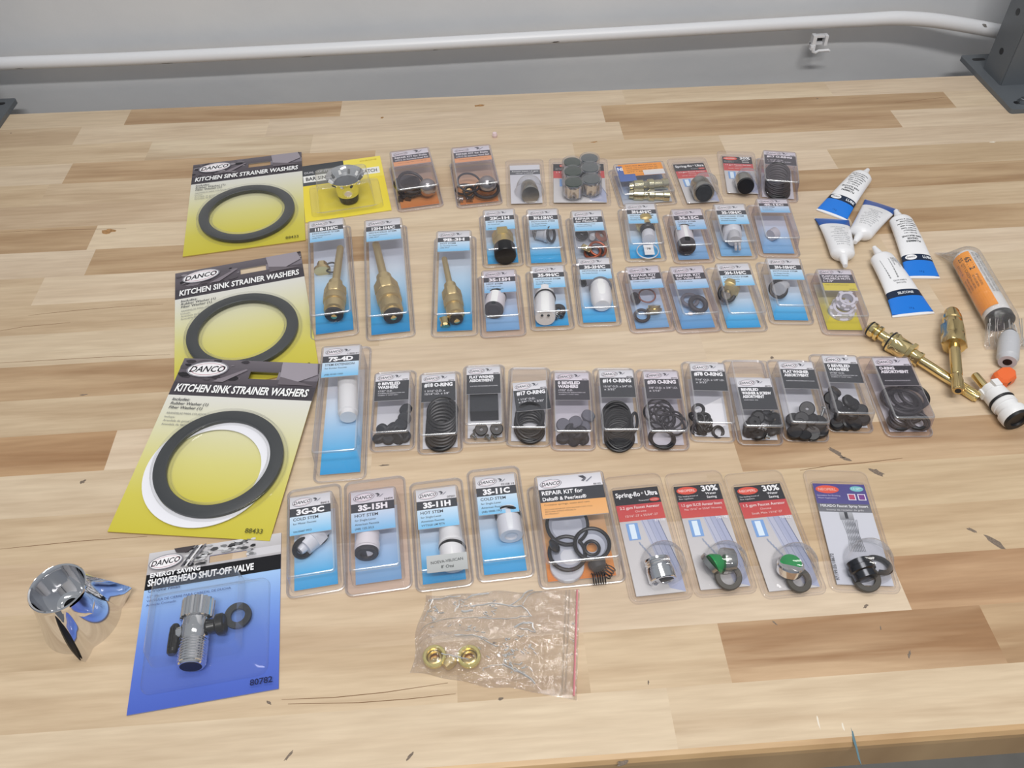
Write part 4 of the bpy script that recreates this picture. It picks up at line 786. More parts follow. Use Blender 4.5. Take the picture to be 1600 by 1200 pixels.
p.disc('black_washer', (993, 466), 8, 6, 3, 'rubber', .5, .6, 1.6); p.ring('thin_ring', (1011, 462), 8, 8, .8, 'redrubber', .2); p.cyl('brass_cup', (1022, 487, 6), (1022, 477, 11), [(0, 6.5), (.1, 7.4), (.5, 7.4), (.6, 6), (1, 6), (1, 3)], 'bright'); p.ring('o_ring', (1003, 493), 6, 6.6, 1.5, 'rubberflat', .2)
p = stem_pack((1061, 523), (1126, 520), (1072, 414), 'REPAIR KIT', [('1 to 7 kit pieces', .12), ('', .1)], 'repair kit blister pack of lilac plastic with two dark rings only', 'mid', l1='for Valley II\u00ae', W=43, cols=['5aa8e0', '7db6e2', 'a9cdec', 'c6dbf0', 'd9dfea'], mat='lilac', tab=16, H=33)
p.ring('rubber_washer', (1091, 475), 8, 7.6, 2.4, 'rubberflat', .3, .15); p.ring('rubber_washer', (1078, 469), 7, 7.4, 1.8, 'greyring', .1); p.disc('white_chip', (1079, 490), 3, 2.4, .8, 'white')
p = stem_pack((1128, 522), (1201, 519.5), (1144, 409.5), '2H-1H/C', HC, 'blister pack of a black-ringed brass stem against its left wall', 'mid', W=44, tab=16, H=33)
b = p.cyl('brass_stem', (1140, 449, 11), (1136, 458, 13), [(0, 10), (.6, 10), (.7, 9), (1, 8.5)], 'dullbrass'); p.ring('o_ring', (1136, 459), 13, 7.4, 1.9, 'rubber', .7, rz=.1, parent=b); p.cyl('washer_screw', (1136, 459, 13), (1136, 462, 14), [(0, 4), (1, 3.4)], 'satin', parent=b)
p = stem_pack((1205, 511), (1271, 507), (1223, 401.5), '3H-10H/C', HC, 'blister pack of a black ring and grey core, beside the plastic nuts', 'mid', W=42, tab=16, H=32)
b = p.cyl('cartridge', (1224, 446, 10), (1217, 452, 12), [(0, 6.5), (1, 6.5)], 'grayplastic'); p.ring('o_ring', (1216, 452), 12, 8, 1.8, 'rubber', .6, rz=.2, parent=b)
# nuts
p = Pack((1288, 527.5), (1357, 524), (1303, 419), 20); p.shell(44, p.top+14, 35, 6, p.top, 20, 'lilac'); back_card(p, 32, 7, p.top-3, ['d9cf3c', 'dcd14a', 'd8cf66', 'd6d2a0', 'd0d0c8'])
P = Print(flatfn(18.8, 0, 0, 0, 0, p.top-1.5)); w_ = 31; slab(P, -w_/2, -31, w_/2, 0); P.rect(-w_/2, -7, w_/2, 0, 'd3d3d6', 'e6e6ea'); logo(P, -8, -3.5, 7); bird(P, 4, -3, 1.8); P.rect(-w_/2, -20, w_/2, -7, '4b4b50')
for i, t in enumerate(('PLASTIC FLANGED', 'TAILPIECE NUTS', '1-1/4"')): P.text(t, -w_*.44, -11+-3.7*i, 2.7, 'f2f2f4', bold=.03, width=w_*(.84 if i < 2 else .3))
P.rect(-w_/2, -31, w_/2, -20, 'ded24a', 'e0d556'); P.text('TUERCAS PLASTICAS PARA', -w_*.44, -23.5, 1.3, '5a5730', maxw=26); P.text('89482', w_*.44, -29.8, 1.6, '5a5730', align='r'); P.mb.build('printed_header', p.root, smooth=0)
def nut(px, z, R, rx):
    c = p.loc(px, z); M = Matrix.Translation(c) @ Matrix.Rotation(rx, 4, 'X'); mb = MB()
    mb.lathe([(-4, R*.62), (-4, R), (-2, R), (-1.5, R*.84), (4, R*.8), (4, R*.58), (-4, R*.62)], 'offwhite', M, 32, (False, False), hexes=())
    for i in range(6):
        a = PI/3*i; mb.box((R*.9, 0, .6), (3.2, 4, 5), 'offwhite', M @ Matrix.Rotation(a, 4, 'Z'))
    mb.build('tailpiece_nut', p.root)
nut((1322, 470), 13, 9.5, .25); nut((1316, 484), 6, 12, .1)
tag(p.root, 'blister pack of white plastic nuts on a yellow card, below the silicone tubes', 'blister pack')

# ---- back row
# basket strainer card
MT['clearthin2'] = clearplastic('clear_box_bubble', tint=(.97, .97, .97), haze=(.78, .78, .76), h0=.02, h1=.5, k=3, gl=.05)
p = Pack((476, 346), (614, 332), (532, 252), 2, 'carded_strainer', ztop=1); W_, L_ = 95, p.top
P = Print(flatfn(1.2)); slab(P, -W_/2, 0, W_/2, L_, .9, 'e8d86a'); P.rect(-W_/2, 0, W_/2, L_, 'f0d84c', 'eedb4a'); P.rect(-W_/2, L_*.62, 3, L_, '47494d', '55585c'); P.rect(3, L_*.62, W_/2, L_, 'f2e060')
P.rect(-W_/2+2, L_*.68, W_/2-4, L_*.80, 'eeeeea'); P.text('BAR SINK BASKET', -W_/2+5, L_*.71, 7, '3b3d42', width=52, bold=.03); P.text('CATCH', W_/2-26, L_*.71, 7, '5a5c60', width=19, bold=.02); P.text('DUAL CUP STYLE', -W_/2+4, L_*.84, 4, 'c8c8cc', width=34, bold=.02); P.text('CHROME', W_/2-25, L_*.93, 3, 'c0a838', width=20)
P.mb.build('printed_card', p.root, smooth=0)
f0 = p.loc((540, 289), 36).y; mb = MB(); k = 4; rings = [(80, 6, f0+56, 5, 1.7), (78, 8, f0+54, 4, 6), (62, f0-4, f0+44, 5, 7), (56, f0-1, f0+39.5, 5, 34.5), (55, f0-.5, f0+39, 5, 35.4), (53, f0+.8, f0+38, 4, 36)]
for (a, y0, y1, r, z) in rings:
    for q in rrect(a, y1-y0, r, k, 0, (y0+y1)/2): mb.v.append(Vector((q[0], q[1], z)))
n = 4*(k+1)
for i in range(len(rings)-1):
    for j in range(n): mb.face((i*n+j, i*n+(j+1) % n, (i+1)*n+(j+1) % n, (i+1)*n+j), 'clearthin2')
mb.face(range((len(rings)-1)*n, len(rings)*n), 'clearthin2'); mb.build('clear_shell', p.root, smooth=38)
MT['slatefloor'] = solid('dark_strainer_floor', '6c7078', .3, .6)
c0 = p.loc((533, 318), 6); c1 = p.loc((539, 276), 33); c0.y = c1.y; c0.x = c1.x
M = Matrix.Translation((c1.x, c1.y, 2))
mb = MB(); mb.lathe([(10, 12), (16, 12.6), (20, 12.4), (24, 14), (28, 16.5), (31, 19), (32.6, 20.6), (33, 21), (32.2, 20.6), (29, 18), (26, 15), (24.2, 13.2)], 'chrome', M, 40, (True, False)); mb.lathe([(24.0, 13.6), (24.3, .2)], 'slatefloor', M, 40, (False, False)); bk = mb.build('strainer_basket', p.root)
mb = MB(); mb.lathe([(1.5, 8), (2, 10.4), (9, 11.6), (10.4, 11.6)], 'rubber', M, 32); mb.build('rubber_stopper', bk)
mb = MB()
for i in range(10):
    a = 2*PI*i/10; ca, sa = math.cos(a), math.sin(a)
    mb.tube([(c1.x+ca*14.6, c1.y+sa*14.6, 27.6), (c1.x+ca*18, c1.y+sa*18, 31.2)], 1.5, 'white' if i % 2 else 'rubberflat', n=8)
mb.build('drain_slots', bk); tag(p.root, 'yellow carded chrome sink basket strainer with black stopper in a clear bubble', 'carded strainer')
# ball kits
def ball_kit(bl, br, top, label):
    p = Pack(bl, br, top, 27); p.shell(52, p.top+8, 46, 5, p.top, 27, 'lilac'); back_card(p, 43, 6, p.top-4, ['e08a4a', 'e09a5c', 'd8a67a', 'c8ac94', 'bfb0a6'])
    P = Print(flatfn(25.8, 0, 0, 0, 0, p.top-2)); w_ = 42; slab(P, -w_/2, -31, w_/2, 0); P.rect(-w_/2, -10, w_/2, 0, 'd9d9dc', 'ebebee'); logo(P, -11, -5.5, 8.5); bird(P, 7, -4, 3)
    P.rect(-w_/2, -22, w_/2, -10, '4a4c52'); P.text('REPAIR KIT for Delta', 0, -15.2, 3.4, 'f2f2f2', width=37, bold=.03, align='c'); P.text('w/212 SS Stainless Steel Ball', 0, -20.2, 2.9, 'f2f2f2', width=38, bold=.02, align='c'); P.rect(-w_/2, -31, w_/2, -22, 'f0aa70', 'f2b07c'); P.text('Contains springs, seats, o-rings, ball, cap', 0, -26, 1.4, '7a5638', align='c', maxw=37)
    P.mb.build('printed_header', p.root, smooth=0); tag(p.root, label, 'blister pack', GRP['back']); return p
def ball(p, px, z, r=9.5, hole=True):
    c = p.loc(px, z); mb = MB(); mb.lathe([(-r+r*(1-math.cos(PI*i/14)), max(.05, r*math.sin(PI*i/14))) for i in range(15)], 'satin', Matrix.Translation(c), 30); b = mb.build('steel_ball', p.root, 60)
    d = Vector((.25, -.7, .66)).normalized(); mb = MB(); mb.lathe([(r-1.6, 2.3), (r+.1, 2.3)], 'rubber', axisM(c, c+d), 16)
    if hole: mb.build('ball_port', b)
    return b
p = ball_kit((617.5, 334.5), (699, 323), (639, 232), 'orange repair kit blister pack with steel ball and dark cap, beside the yellow card')
ball(p, (668, 293), 14, 10, False); c = p.loc((632, 290), 12); mb = MB(); mb.lathe([(0, 4), (1, 9), (5, 14), (9, 15.5), (11, 15), (10, 12), (7, 6), (6.5, .5)], 'darkmetal', Matrix.Translation((c.x+3, c.y, 5)), 36); mb.build('cap', p.root); p.ring('o_ring', (642, 285), 16, 14, 1.7, rx=.35, ry=.25); p.ring('o_ring', (640, 296), 7, 13, 1.6)
for q in ((625, 313), (637, 312)): p.cyl('rubber_seat', (q[0], q[1], 4), (q[0]+2, q[1]-6, 5), [(0, 3.6), (.6, 3.6), (.7, 2.4), (1, 2.2)], 'darkmetal')
p.cyl('hex_key', (628, 309, 5), (660, 303, 6), [(0, 1), (1, 1)], 'darkmetal', n=6)
p = ball_kit((709, 327), (792, 321), (735, 227), 'repair kit blister pack with shiny drilled steel ball and springs, right of its twin')
ball(p, (761, 289), 14, 10.5); p.ring('o_ring', (760, 296), 9, 13.5, 1.9, rx=.15); p.ring('o_ring', (733, 285), 14, 13, 1.2, 'rubberflat', .3, .2); p.ring('o_ring', (726, 296), 6, 10, 1.3)
p.spring('spring', (715, 311, 4), (725, 312, 4), 3.6, 5, .45, 'satin'); p.spring('spring', (728, 311, 4), (739, 311, 4), 3.6, 5, .45, 'darkmetal'); p.ring('o_ring', (733, 300), 8, 6, 1.5, rx=.9, ry=.3); p.cyl('brass_piece', (722, 297, 8), (734, 296, 8), [(0, 2.5), (1, 3)], 'dullbrass')
# white-card aerator
p = aer_pack((793.5, 325), (853.5, 325), (819, 249), 'blister pack with plain white card and one matte silver aerator, back row', 'white', W=45, dome=(827, 300), grp='back')
p.cyl('aerator', (826, 292, 8), (829, 305, 12), [(0, 9), (.4, 9.2), (.45, 9.8), (1, 9.8)], 'satin')
# six-pack of aerators: shallow tray, six short cylinders
p = aer_pack((859.5, 324), (954, 323.5), (903, 247), 'wide blister pack of six short round aerators in two columns', '30a', W=69, dome=(906, 290), grp='back', dr=1, dh=2)
for i, (x, y) in enumerate(((894, 253.5), (895, 268), (896, 285), (921, 247.5), (922, 262), (924, 280))):
    c = p.loc((x, y), 21); M = Matrix.Translation((c.x, c.y, 5)); mb = MB(); mb.lathe([(0, 10.6), (1, 10), (12, 10), (12.4, 10.5), (15, 10.5), (16, 10)], 'chrome', M, 32); a = mb.build('aerator', p.root)
    mb = MB(); mb.lathe([(16, 9.8), (16.5, 9.6), (16.8, 8.5)], 'capgreen' if i < 3 else 'capgrey', M, 28)
    if 'capgreen' not in MT: MT['capgreen'] = solid('dark_green_rubber', '26382f', .35); MT['capgrey'] = solid('slate_rubber', '565c5e', .35)
    mb.build('round_cap', a); mb = MB(); mb.lathe([(-.2, 12.4), (10, 12), (17, 11.6), (18, 11), (18.4, .3)], 'dome', M, 28, (False, True)); mb.build('clear_bubble', p.root, smooth=40)
# brass connectors with orange sticker
p = Pack((968, 324), (1060, 324), (997, 253), 16); p.shell(66, p.top+10, 58, 5, p.top, 16, 'shell'); back_card(p, 55, 6, p.top-3, ['c9ccd2', '9fb0c8', '7a92b6', '5f7aa6'])
P = Print(flatfn(15.0, 0, 0, 0, 0, p.top-2)); slab(P, -24, -24, 26, 0, .2, 'f0961e'); P.rect(-27, -34, -8, -3, '3f62a8', '4a6cae'); P.text('NPT', -26, -12, 6, 'ffffff', width=12, bold=.03); P.rect(-20, -20, 24, 0, 'f59a1c', 'f7a52c')
for j in range(4): P.text(('RETURN MATERIAL 55', 'TAG 1/2 COUPLING 20', 'CONNECTOR SET FIT', 'QTY 1 EA 98-10020')[j], -16, -5-4*j, 2, '8a5410', width=36, bold=.01)
P.rect(2, -24, 26, -14, 'ece6dc', 'd8dce2'); P.mb.build('orange_sticker', p.root, smooth=0)
for (a, b_) in (((983, 292, 10), (1043, 287, 10)), ((983, 304, 6), (1046, 306, 6))):
    cc = p.cyl('coupling', a, b_, [(0, 4.4), (.1, 4.8), (.12, 6.6), (.35, 6.6), (.37, 5.4), (.45, 5), (.5, 6.8), (.62, 6.8), (.64, 5.4), (.84, 5.4), (.86, 6.2), (1, 6)], 'nickel') if 'nickel' in MT else None
    if cc is None:
        MT['nickel'] = solid('nickel_brass', 'cfc9a8', .16, 1.0); cc = p.cyl('coupling', a, b_, [(0, 4.4), (.1, 4.8), (.12, 6.6), (.35, 6.6), (.37, 5.4), (.45, 5), (.5, 6.8), (.62, 6.8), (.64, 5.4), (.84, 5.4), (.86, 6.2), (1, 6)], 'nickel')
tag(p.root, 'blister pack of shiny pipe couplings under a torn orange price sticker', 'blister pack', GRP['back'])
# last three of the back row
p = aer_pack((1069.5, 325), (1131, 322), (1071, 246.5), 'small blister pack of a chrome aerator beside the pipe couplings in the back row', 'spring', W=46, dome=(1100, 296), grp='back', num='97199')
b = p.cyl('aerator', (1092, 287, 11), (1100, 302, 13), [(0, 10), (.2, 11), (.6, 11), (.65, 11.6), (1, 11.6)], 'satin'); p.cyl('aerator_screen', (1100.2, 302.5, 13.5), (1100.6, 303.3, 13.8), [(0, 9), (1, 8.8)], 'rubberflat', parent=b)
p = aer_pack((1131, 310), (1191, 308.5), (1149, 236), 'blister pack of a small aerator with solid black face, back row', '30b', W=44, dome=(1166, 288), grp='back', num='700852', dr=14)
b = p.cyl('aerator', (1161, 280, 11), (1165, 290, 14), [(0, 9), (.5, 9.6), (1, 9.6)], 'satin'); p.cyl('black_face', (1165, 290, 14), (1165.5, 291.6, 14.6), [(0, 9.2), (1, 8.8)], 'blackplastic', parent=b)
p = wash_pack((1185, 316), (1246.5, 316), (1218, 235), [('#17 O-RING', 3.6, .8)], [('1 1/16" O.D.', 1.9, .5), ('x 7/8" I.D. x 3/32"', 1.9, .74)], 'blister pack of stacked black o-rings standing last in the back row', W=44, bw=37, h=24, H=27, n2=2)
for i in range(9): p.ring('o_ring', (1215, 299-3.6*i), 5+1.7*i, 12.5, 1.6, rx=.15+.03*i, ry=random.uniform(-.08, .08))

# ---- big yellow washer cards
def rocks(P, x0, x1, y0, y1, n, dark=True):
    cols = ['3f3b40', '5a555a', '7a747a', '2c2a2e', '938d92'] if dark else ['4a4a4c', '7a7a7c', 'a8a8aa', 'd0d0d2', '2e2e30', 'c0beba']
    for i in range(n):
        cx, cy = random.uniform(x0, x1), random.uniform(y0, y1); r = random.uniform(1, 3.4) if not dark else random.uniform(1.5, 6)
        pts = [(min(x1, max(x0, cx+r*1.3*math.cos(a)*random.uniform(.6, 1))), min(y1, max(y0, cy+r*.6*math.sin(a)*random.uniform(.6, 1)))) for a in [2*PI*k/7 for k in range(7)]]
        P.poly(pts, random.choice(cols))
def washer_card(tl, tr, br, bl, label, ringc, lift=0., white=None, tilt=0.):
    q = [unproj(*c, lift+(math.sin(tilt)*180 if k < 2 else 0)) for k, c in enumerate((tl, tr, br, bl))]; bm = (q[2]+q[3])/2; tm = (q[0]+q[1])/2; tm.z = bm.z = lift; d = tm-bm; L = 180.0; W = 128.0
    ang = -math.atan2(d.x, d.y); ctr = (bm+tm)/2; d.normalize(); bm = ctr-d*L/2; bm.z = lift
    root = empty('washer_card', (bm.x, bm.y, lift), ang)
    if tilt: root.rotation_euler = (tilt, 0, ang)
    fnp = flatfn(1.5)
    P = Print(fnp)
    # card outline with hang hole
    hole = [(x*13+14, L-17+y*5) for (x, y) in ((-1, -.25), (-.6, .3), (-.35, .35), (-.2, 1), (.2, 1), (.35, .35), (.6, .3), (1, -.25), (.6, -.8), (-.6, -.8))]
    # build card as strips around the hole
    hy0 = L-17-4; hy1 = L-17+5
    def strip(x0, y0, x1, y1, top, bot):
        P.k = 0; slab(P, x0, y0, x1, y1, 1.2, 'b9a25a' if y1 < L-40 else '8f8a86'); P.rect(x0, y0, x1, y1, top, bot)
    cols = ['c9bd42', 'd0c658', 'd6d084', 'dad7b4', 'dddcd6']
    for i in range(4):
        ya = (L-43)*i/4; yb = (L-43)*(i+1)/4; strip(-W/2, ya, W/2, yb, cols[i+1], cols[i])
    strip(-W/2, L-43, W/2, L-28, '4a464c', '4a464c')
    strip(-W/2, L-28, W/2, hy0, '5c565c', '565056'); strip(-W/2, hy0, 1, hy1, '655f66', '5c565c'); strip(27, hy0, W/2, hy1, '8a848c', '7a747c'); strip(-W/2, hy1, W/2, L, '6e686e', '5f5a60')
    P.k = 3; rocks(P, -W/2, 0, L-27, L-1, 26); rocks(P, 28, W/2, hy1, L-1, 5)
    P.k = 34; P.poly([(28, L-1), (60, L-1), (63, L-14), (40, L-27), (30, L-20)], '9d969e'); P.poly([(30, L-18), (62, L-27), (30, L-27)], '6d666c'); P.poly([(-30, L-27), (-3, L-11), (-1, L-12), (-20, L-27)], '877f86')
    P.k = 38; logo(P, -38, L-13, 19); P.k = 42
    P.text('KITCHEN SINK STRAINER WASHERS', 0, L-39.5, 8.2, 'f5f5f5', width=W*.93, bold=.03, shear=.12, align='c')
    P.text('Includes:', -W/2+6, L-50, 3.2, '4c4c50', bold=.01, shear=.2); P.text('Rubber Washer (1)', -W/2+6, L-54.5, 3.0, '4c4c50', bold=.01, shear=.2); P.text('Fiber Washer (1)', -W/2+6, L-59, 3.0, '4c4c50', bold=.01, shear=.2)
    for i, t in enumerate(('ARANDELAS PARA COLADOR DE FREGADERO DE COCINA', 'Incluye:', 'Arandela de goma (1)', 'Arandela de fibra (1)')): P.text(t, -W/2+6, L-65-4*i, 2.2, '8a8a86', maxw=70)
    P.text('88433', W/2-7, 5, 4, '5c5a2a', align='r', bold=.01)
    o = P.mb.build('printed_card', root, smooth=0)
    # ring
    c = unproj(*ringc, lift+4+math.sin(tilt)*75); dx, dy = c.x-bm.x, c.y-bm.y; ca, sa = math.cos(ang), math.sin(ang); rc = Vector((dx*ca+dy*sa, -dx*sa+dy*ca, 0))
    if white:
        cw = unproj(*white, lift+2+math.sin(tilt)*68); dx, dy = cw.x-bm.x, cw.y-bm.y; wc = Vector((dx*ca+dy*sa, -dx*sa+dy*ca, 0))
        mb = MB(); mb.lathe([(3.2, 42), (3.2, 52.5), (3.9, 52.5), (3.9, 42), (3.2, 42)], 'fiber', Matrix.Translation(wc), 64, (False, False)); mb.build('fiber_washer', root, label='white fiber washer')
    mb = MB(); mb.lathe([(4.2, 41.5), (4.2, 52), (7.2, 52), (7.6, 51.4), (7.6, 42), (7.2, 41.5), (4.2, 41.5)], 'rubberwide', Matrix.Translation(rc), 64, (False, False)); mb.build('rubber_washer', root, label='flat black rubber washer')
    mb = MB(); mb.lathe([(1.7, 56), (2.2, 55), (8.2, 54), (8.6, 53), (8.6, 40.5), (8.2, 39.6), (2.2, 39), (1.8, 38)], 'clearthin', Matrix.Translation(rc), 64, (False, False)); mb.build('clear_bubble', root, smooth=25)
    tag(root, label, 'carded washer', 'yellow cards of kitchen sink strainer washers'); return root
MT['fiber'] = solid('white_fiber', 'ececf2', .6); MT['rubberwide'] = solid('matte_black_rubber', '2b2f33', .5, spec=.6, bump=.2, bscale=150)
MT['clearthin'] = clearplastic('thin_clear_bubble', tint=(.975, .975, .975), haze=(.8, .8, .78), h0=.02, h1=.4, k=3, gl=.03)
washer_card((307, 267), (466, 233), (479, 382), (286, 396), 'yellow washer card standing highest, whole and uncovered, at the back left', (386.5, 334))
washer_card((276, 433), (470, 404), (493, 577), (279, 606), 'middle yellow washer card, its lower edge covered by the front one', (380, 518))
washer_card((290, 563), (500, 580), (425, 839), (173, 823), 'front yellow washer card showing a white fiber washer below the black one', (343, 723), lift=0.3, white=(327, 737), tilt=math.radians(3.0))
# ------------------------------------------------------------------ blue showerhead valve card
def shower_card():
    q = [unproj(*c) for c in ((235, 863), (440, 837), (435, 1078), (200, 1118))]; W = 98.0; L = 124.0
    bm = (q[2]+q[3])/2; tm = (q[0]+q[1])/2; d = tm-bm; ctr = (bm+tm)/2; ang = -math.atan2(d.x, d.y); d.normalize(); bm = ctr-d*L/2
    root = empty('carded_valve', (bm.x, bm.y, 0), ang); ca, sa = math.cos(ang), math.sin(ang)
    def loc(px, z):
        v = unproj(px[0], px[1], z); dx, dy = v.x-bm.x, v.y-bm.y; return Vector((dx*ca+dy*sa, -dx*sa+dy*ca, z))
    P = Print(flatfn(1.3)); cols = ['4a62bc', '5570c8', '6484d4', '7ea2e2', 'a4c6f0']
    hy0, hy1 = L-17, L-10.5
    def strip(x0, y0, x1, y1, top, bot, e='8f96b8'): P.k = 0; slab(P, x0, y0, x1, y1, 1.1, e); P.rect(x0, y0, x1, y1, top, bot)
    for i in range(4): strip(-W/2, (L-32)*i/4, W/2, (L-32)*(i+1)/4, cols[i+1], cols[i])
    strip(-W/2, L-32, W/2, L-19, '17171c', '17171c'); strip(-W/2, L-19, W/2, hy0, 'bdbabc', 'b5b2b6'); strip(-W/2, hy0, -4, hy1, 'bdbabc', 'bdbabc'); strip(24, hy0, W/2, hy1, 'd0ced2', 'd0ced2'); strip(-W/2, hy1, W/2, L, 'cfcdd0', 'bdbabc')
    P.k = 3; rocks(P, -22, 30, hy1, L-.5, 50, False); rocks(P, -22, -5, L-18.5, hy1, 26, False); rocks(P, 24, 31, hy0, hy1, 8, False)
    P.k = 90*0+88
    for i in range(3): P.poly([(-24+i*3, L-18), (-22.5+i*3, L-18), (-12+i*3, L-1), (-13.5+i*3, L-1)], ('55545a', 'e2e0e2', '7a787e')[i])
    P.poly([(-30, L-1), (-14, L-1), (-20, L-6), (-28, L-5)], '4a4446'); logo(P, -35, L-11.5, 12.5)
    P.text('ENERGY SAVING', -W/2+4, L-23.6, 3.6, 'f4f4f6', bold=.035, width=36); P.text('SHOWERHEAD SHUT-OFF VALVE', -W/2+3, L-30.6, 5.4, 'f6f6f8', bold=.035, width=76)
    P.text('Chrome Finish', -W/2+4, L-36, 2.7, '283468', shear=.2, bold=.01)
    for i, t in enumerate(('1/2" IPS', 'V\u00c1LVULA DE CIERRE PARA CABEZAL DE DUCHA', 'Acabado Cromado')): P.text(t, -W/2+4, L-40.5-3.4*i, 1.9, '33447e', maxw=62)
    P.text('80782', W/2-3.5, 4, 4.2, '1c2450', align='r', bold=.02); P.mb.build('printed_card', root, smooth=0)
    # two-step clear bubble
    mb = MB(); k = 5
    rings = [(84, 11, 86, 7, 0, 1.9), (82.5, 12, 85, 6, 0, 5), (78, 15, 82, 5, 0, 6.2), (62, 27, 88, 6, -6, 6.6), (60, 28, 87, 6, -6, 21), (57, 30, 85.5, 5, -6, 23)]
    for (a, y0, y1, r, cx, z) in rings:
        for g in rrect(a, y1-y0, r, k, cx, (y0+y1)/2): mb.v.append(Vector((g[0], g[1], z)))
    n = 4*(k+1)
    for i in range(len(rings)-1):
        for j in range(n): mb.face((i*n+j, i*n+(j+1) % n, (i+1)*n+(j+1) % n, (i+1)*n+j), 'clearthin')
    mb.face(range((len(rings)-1)*n, len(rings)*n), 'clearthin'); mb.build('clear_bubble', root, smooth=25)
    # valve
    A = loc((311, 940), 14); B = loc((298, 1042), 12); Ln = (B-A).length; M = axisM(A, B)
    root_v = None; mb = MB(); n = 60; b = 0
    prof = [(0, 8), (0, 11.2), (13.5, 11.2), (14.5, 9)]
    base = len(mb.v)
    for (z, r) in prof:
        for i in range(n):
            a = 2*PI*i/n; rr = r-(.9 if (i % 3 == 0 and r > 10) else 0); mb.v.append(M @ Vector((rr*math.cos(a), rr*math.sin(a), z)))
    for kk in range(3):
        for i in range(n): mb.face((base+kk*n+i, base+kk*n+(i+1) % n, base+(kk+1)*n+(i+1) % n, base+(kk+1)*n+i), 'chrome')
    mb.face([base+i for i in range(n)], 'chrome')
    mb.lathe([(14, 9.2), (20, 9.6), (27, 9.4), (29, 8.6)], 'chrome', M, 36)
    th = [(29, 9.2)]
    z = 29
    while z < Ln-3: th += [(z+.5, 9.6), (z+1.0, 9.6), (z+1.5, 8.7), (z+1.9, 8.7)]; z += 1.9
    th += [(Ln-1, 9), (Ln, 8.2)]; mb.lathe(th, 'chrome', M, 36); v = mb.build('shutoff_valve', root, smooth=25)
    mb = MB(); mb.lathe([(Ln-.2, 7.4), (Ln+.3, 7)], 'rubber', M, 28); mb.build('outlet_bore', v)
    C = M @ Vector((0, 0, 21)); sx = Vector((1, 0.06, 0))
    mb = MB(); mb.lathe([(8, 5), (13, 4.5), (14, 6.5), (15, 7.5), (19, 7.5), (20, 6.5)], 'blackplastic', axisM(C, C+sx), 24); mb.build('valve_cap', v)
    mb = MB(); mb.lathe([(7, 4.4), (12, 4.4)], 'chrome', axisM(C, C-sx), 20); H = C-sx*14; D = (B-A).normalized()
    mb.build('lever_boss', v)
    mb = MB(); path = [H-D*7, H-D*5, H, H+D*8, H+D*13, H+D*14.5]; mb.tube(path, [2.6, 4, 4.4, 4.4, 4, 2.6], 'blackplastic', n=14, sq=.8)
    for s_ in (-1.6, 0, 1.6): mb.tube([H-D*3+Vector((s_, 0, 4.1)), H+D*11+Vector((s_, 0, 4.1))], .45, 'satin' if False else 'blackplastic', n=6)
    mb.build('lever', v)
    c = loc((372, 962), 7); mb = MB(); mb.lathe([(-1.2, 5), (-1.2, 9.4), (1.2, 9.4), (1.2, 5), (-1.2, 5)], 'rubberflat', Matrix.Translation(c) @ Matrix.Rotation(.12, 4, 'X'), 32, (False, False)); mb.build('rubber_washer', root)
    tag(root, 'blue card with chrome threaded shower valve, black lever and grey washer under a bubble', 'carded valve')
shower_card()

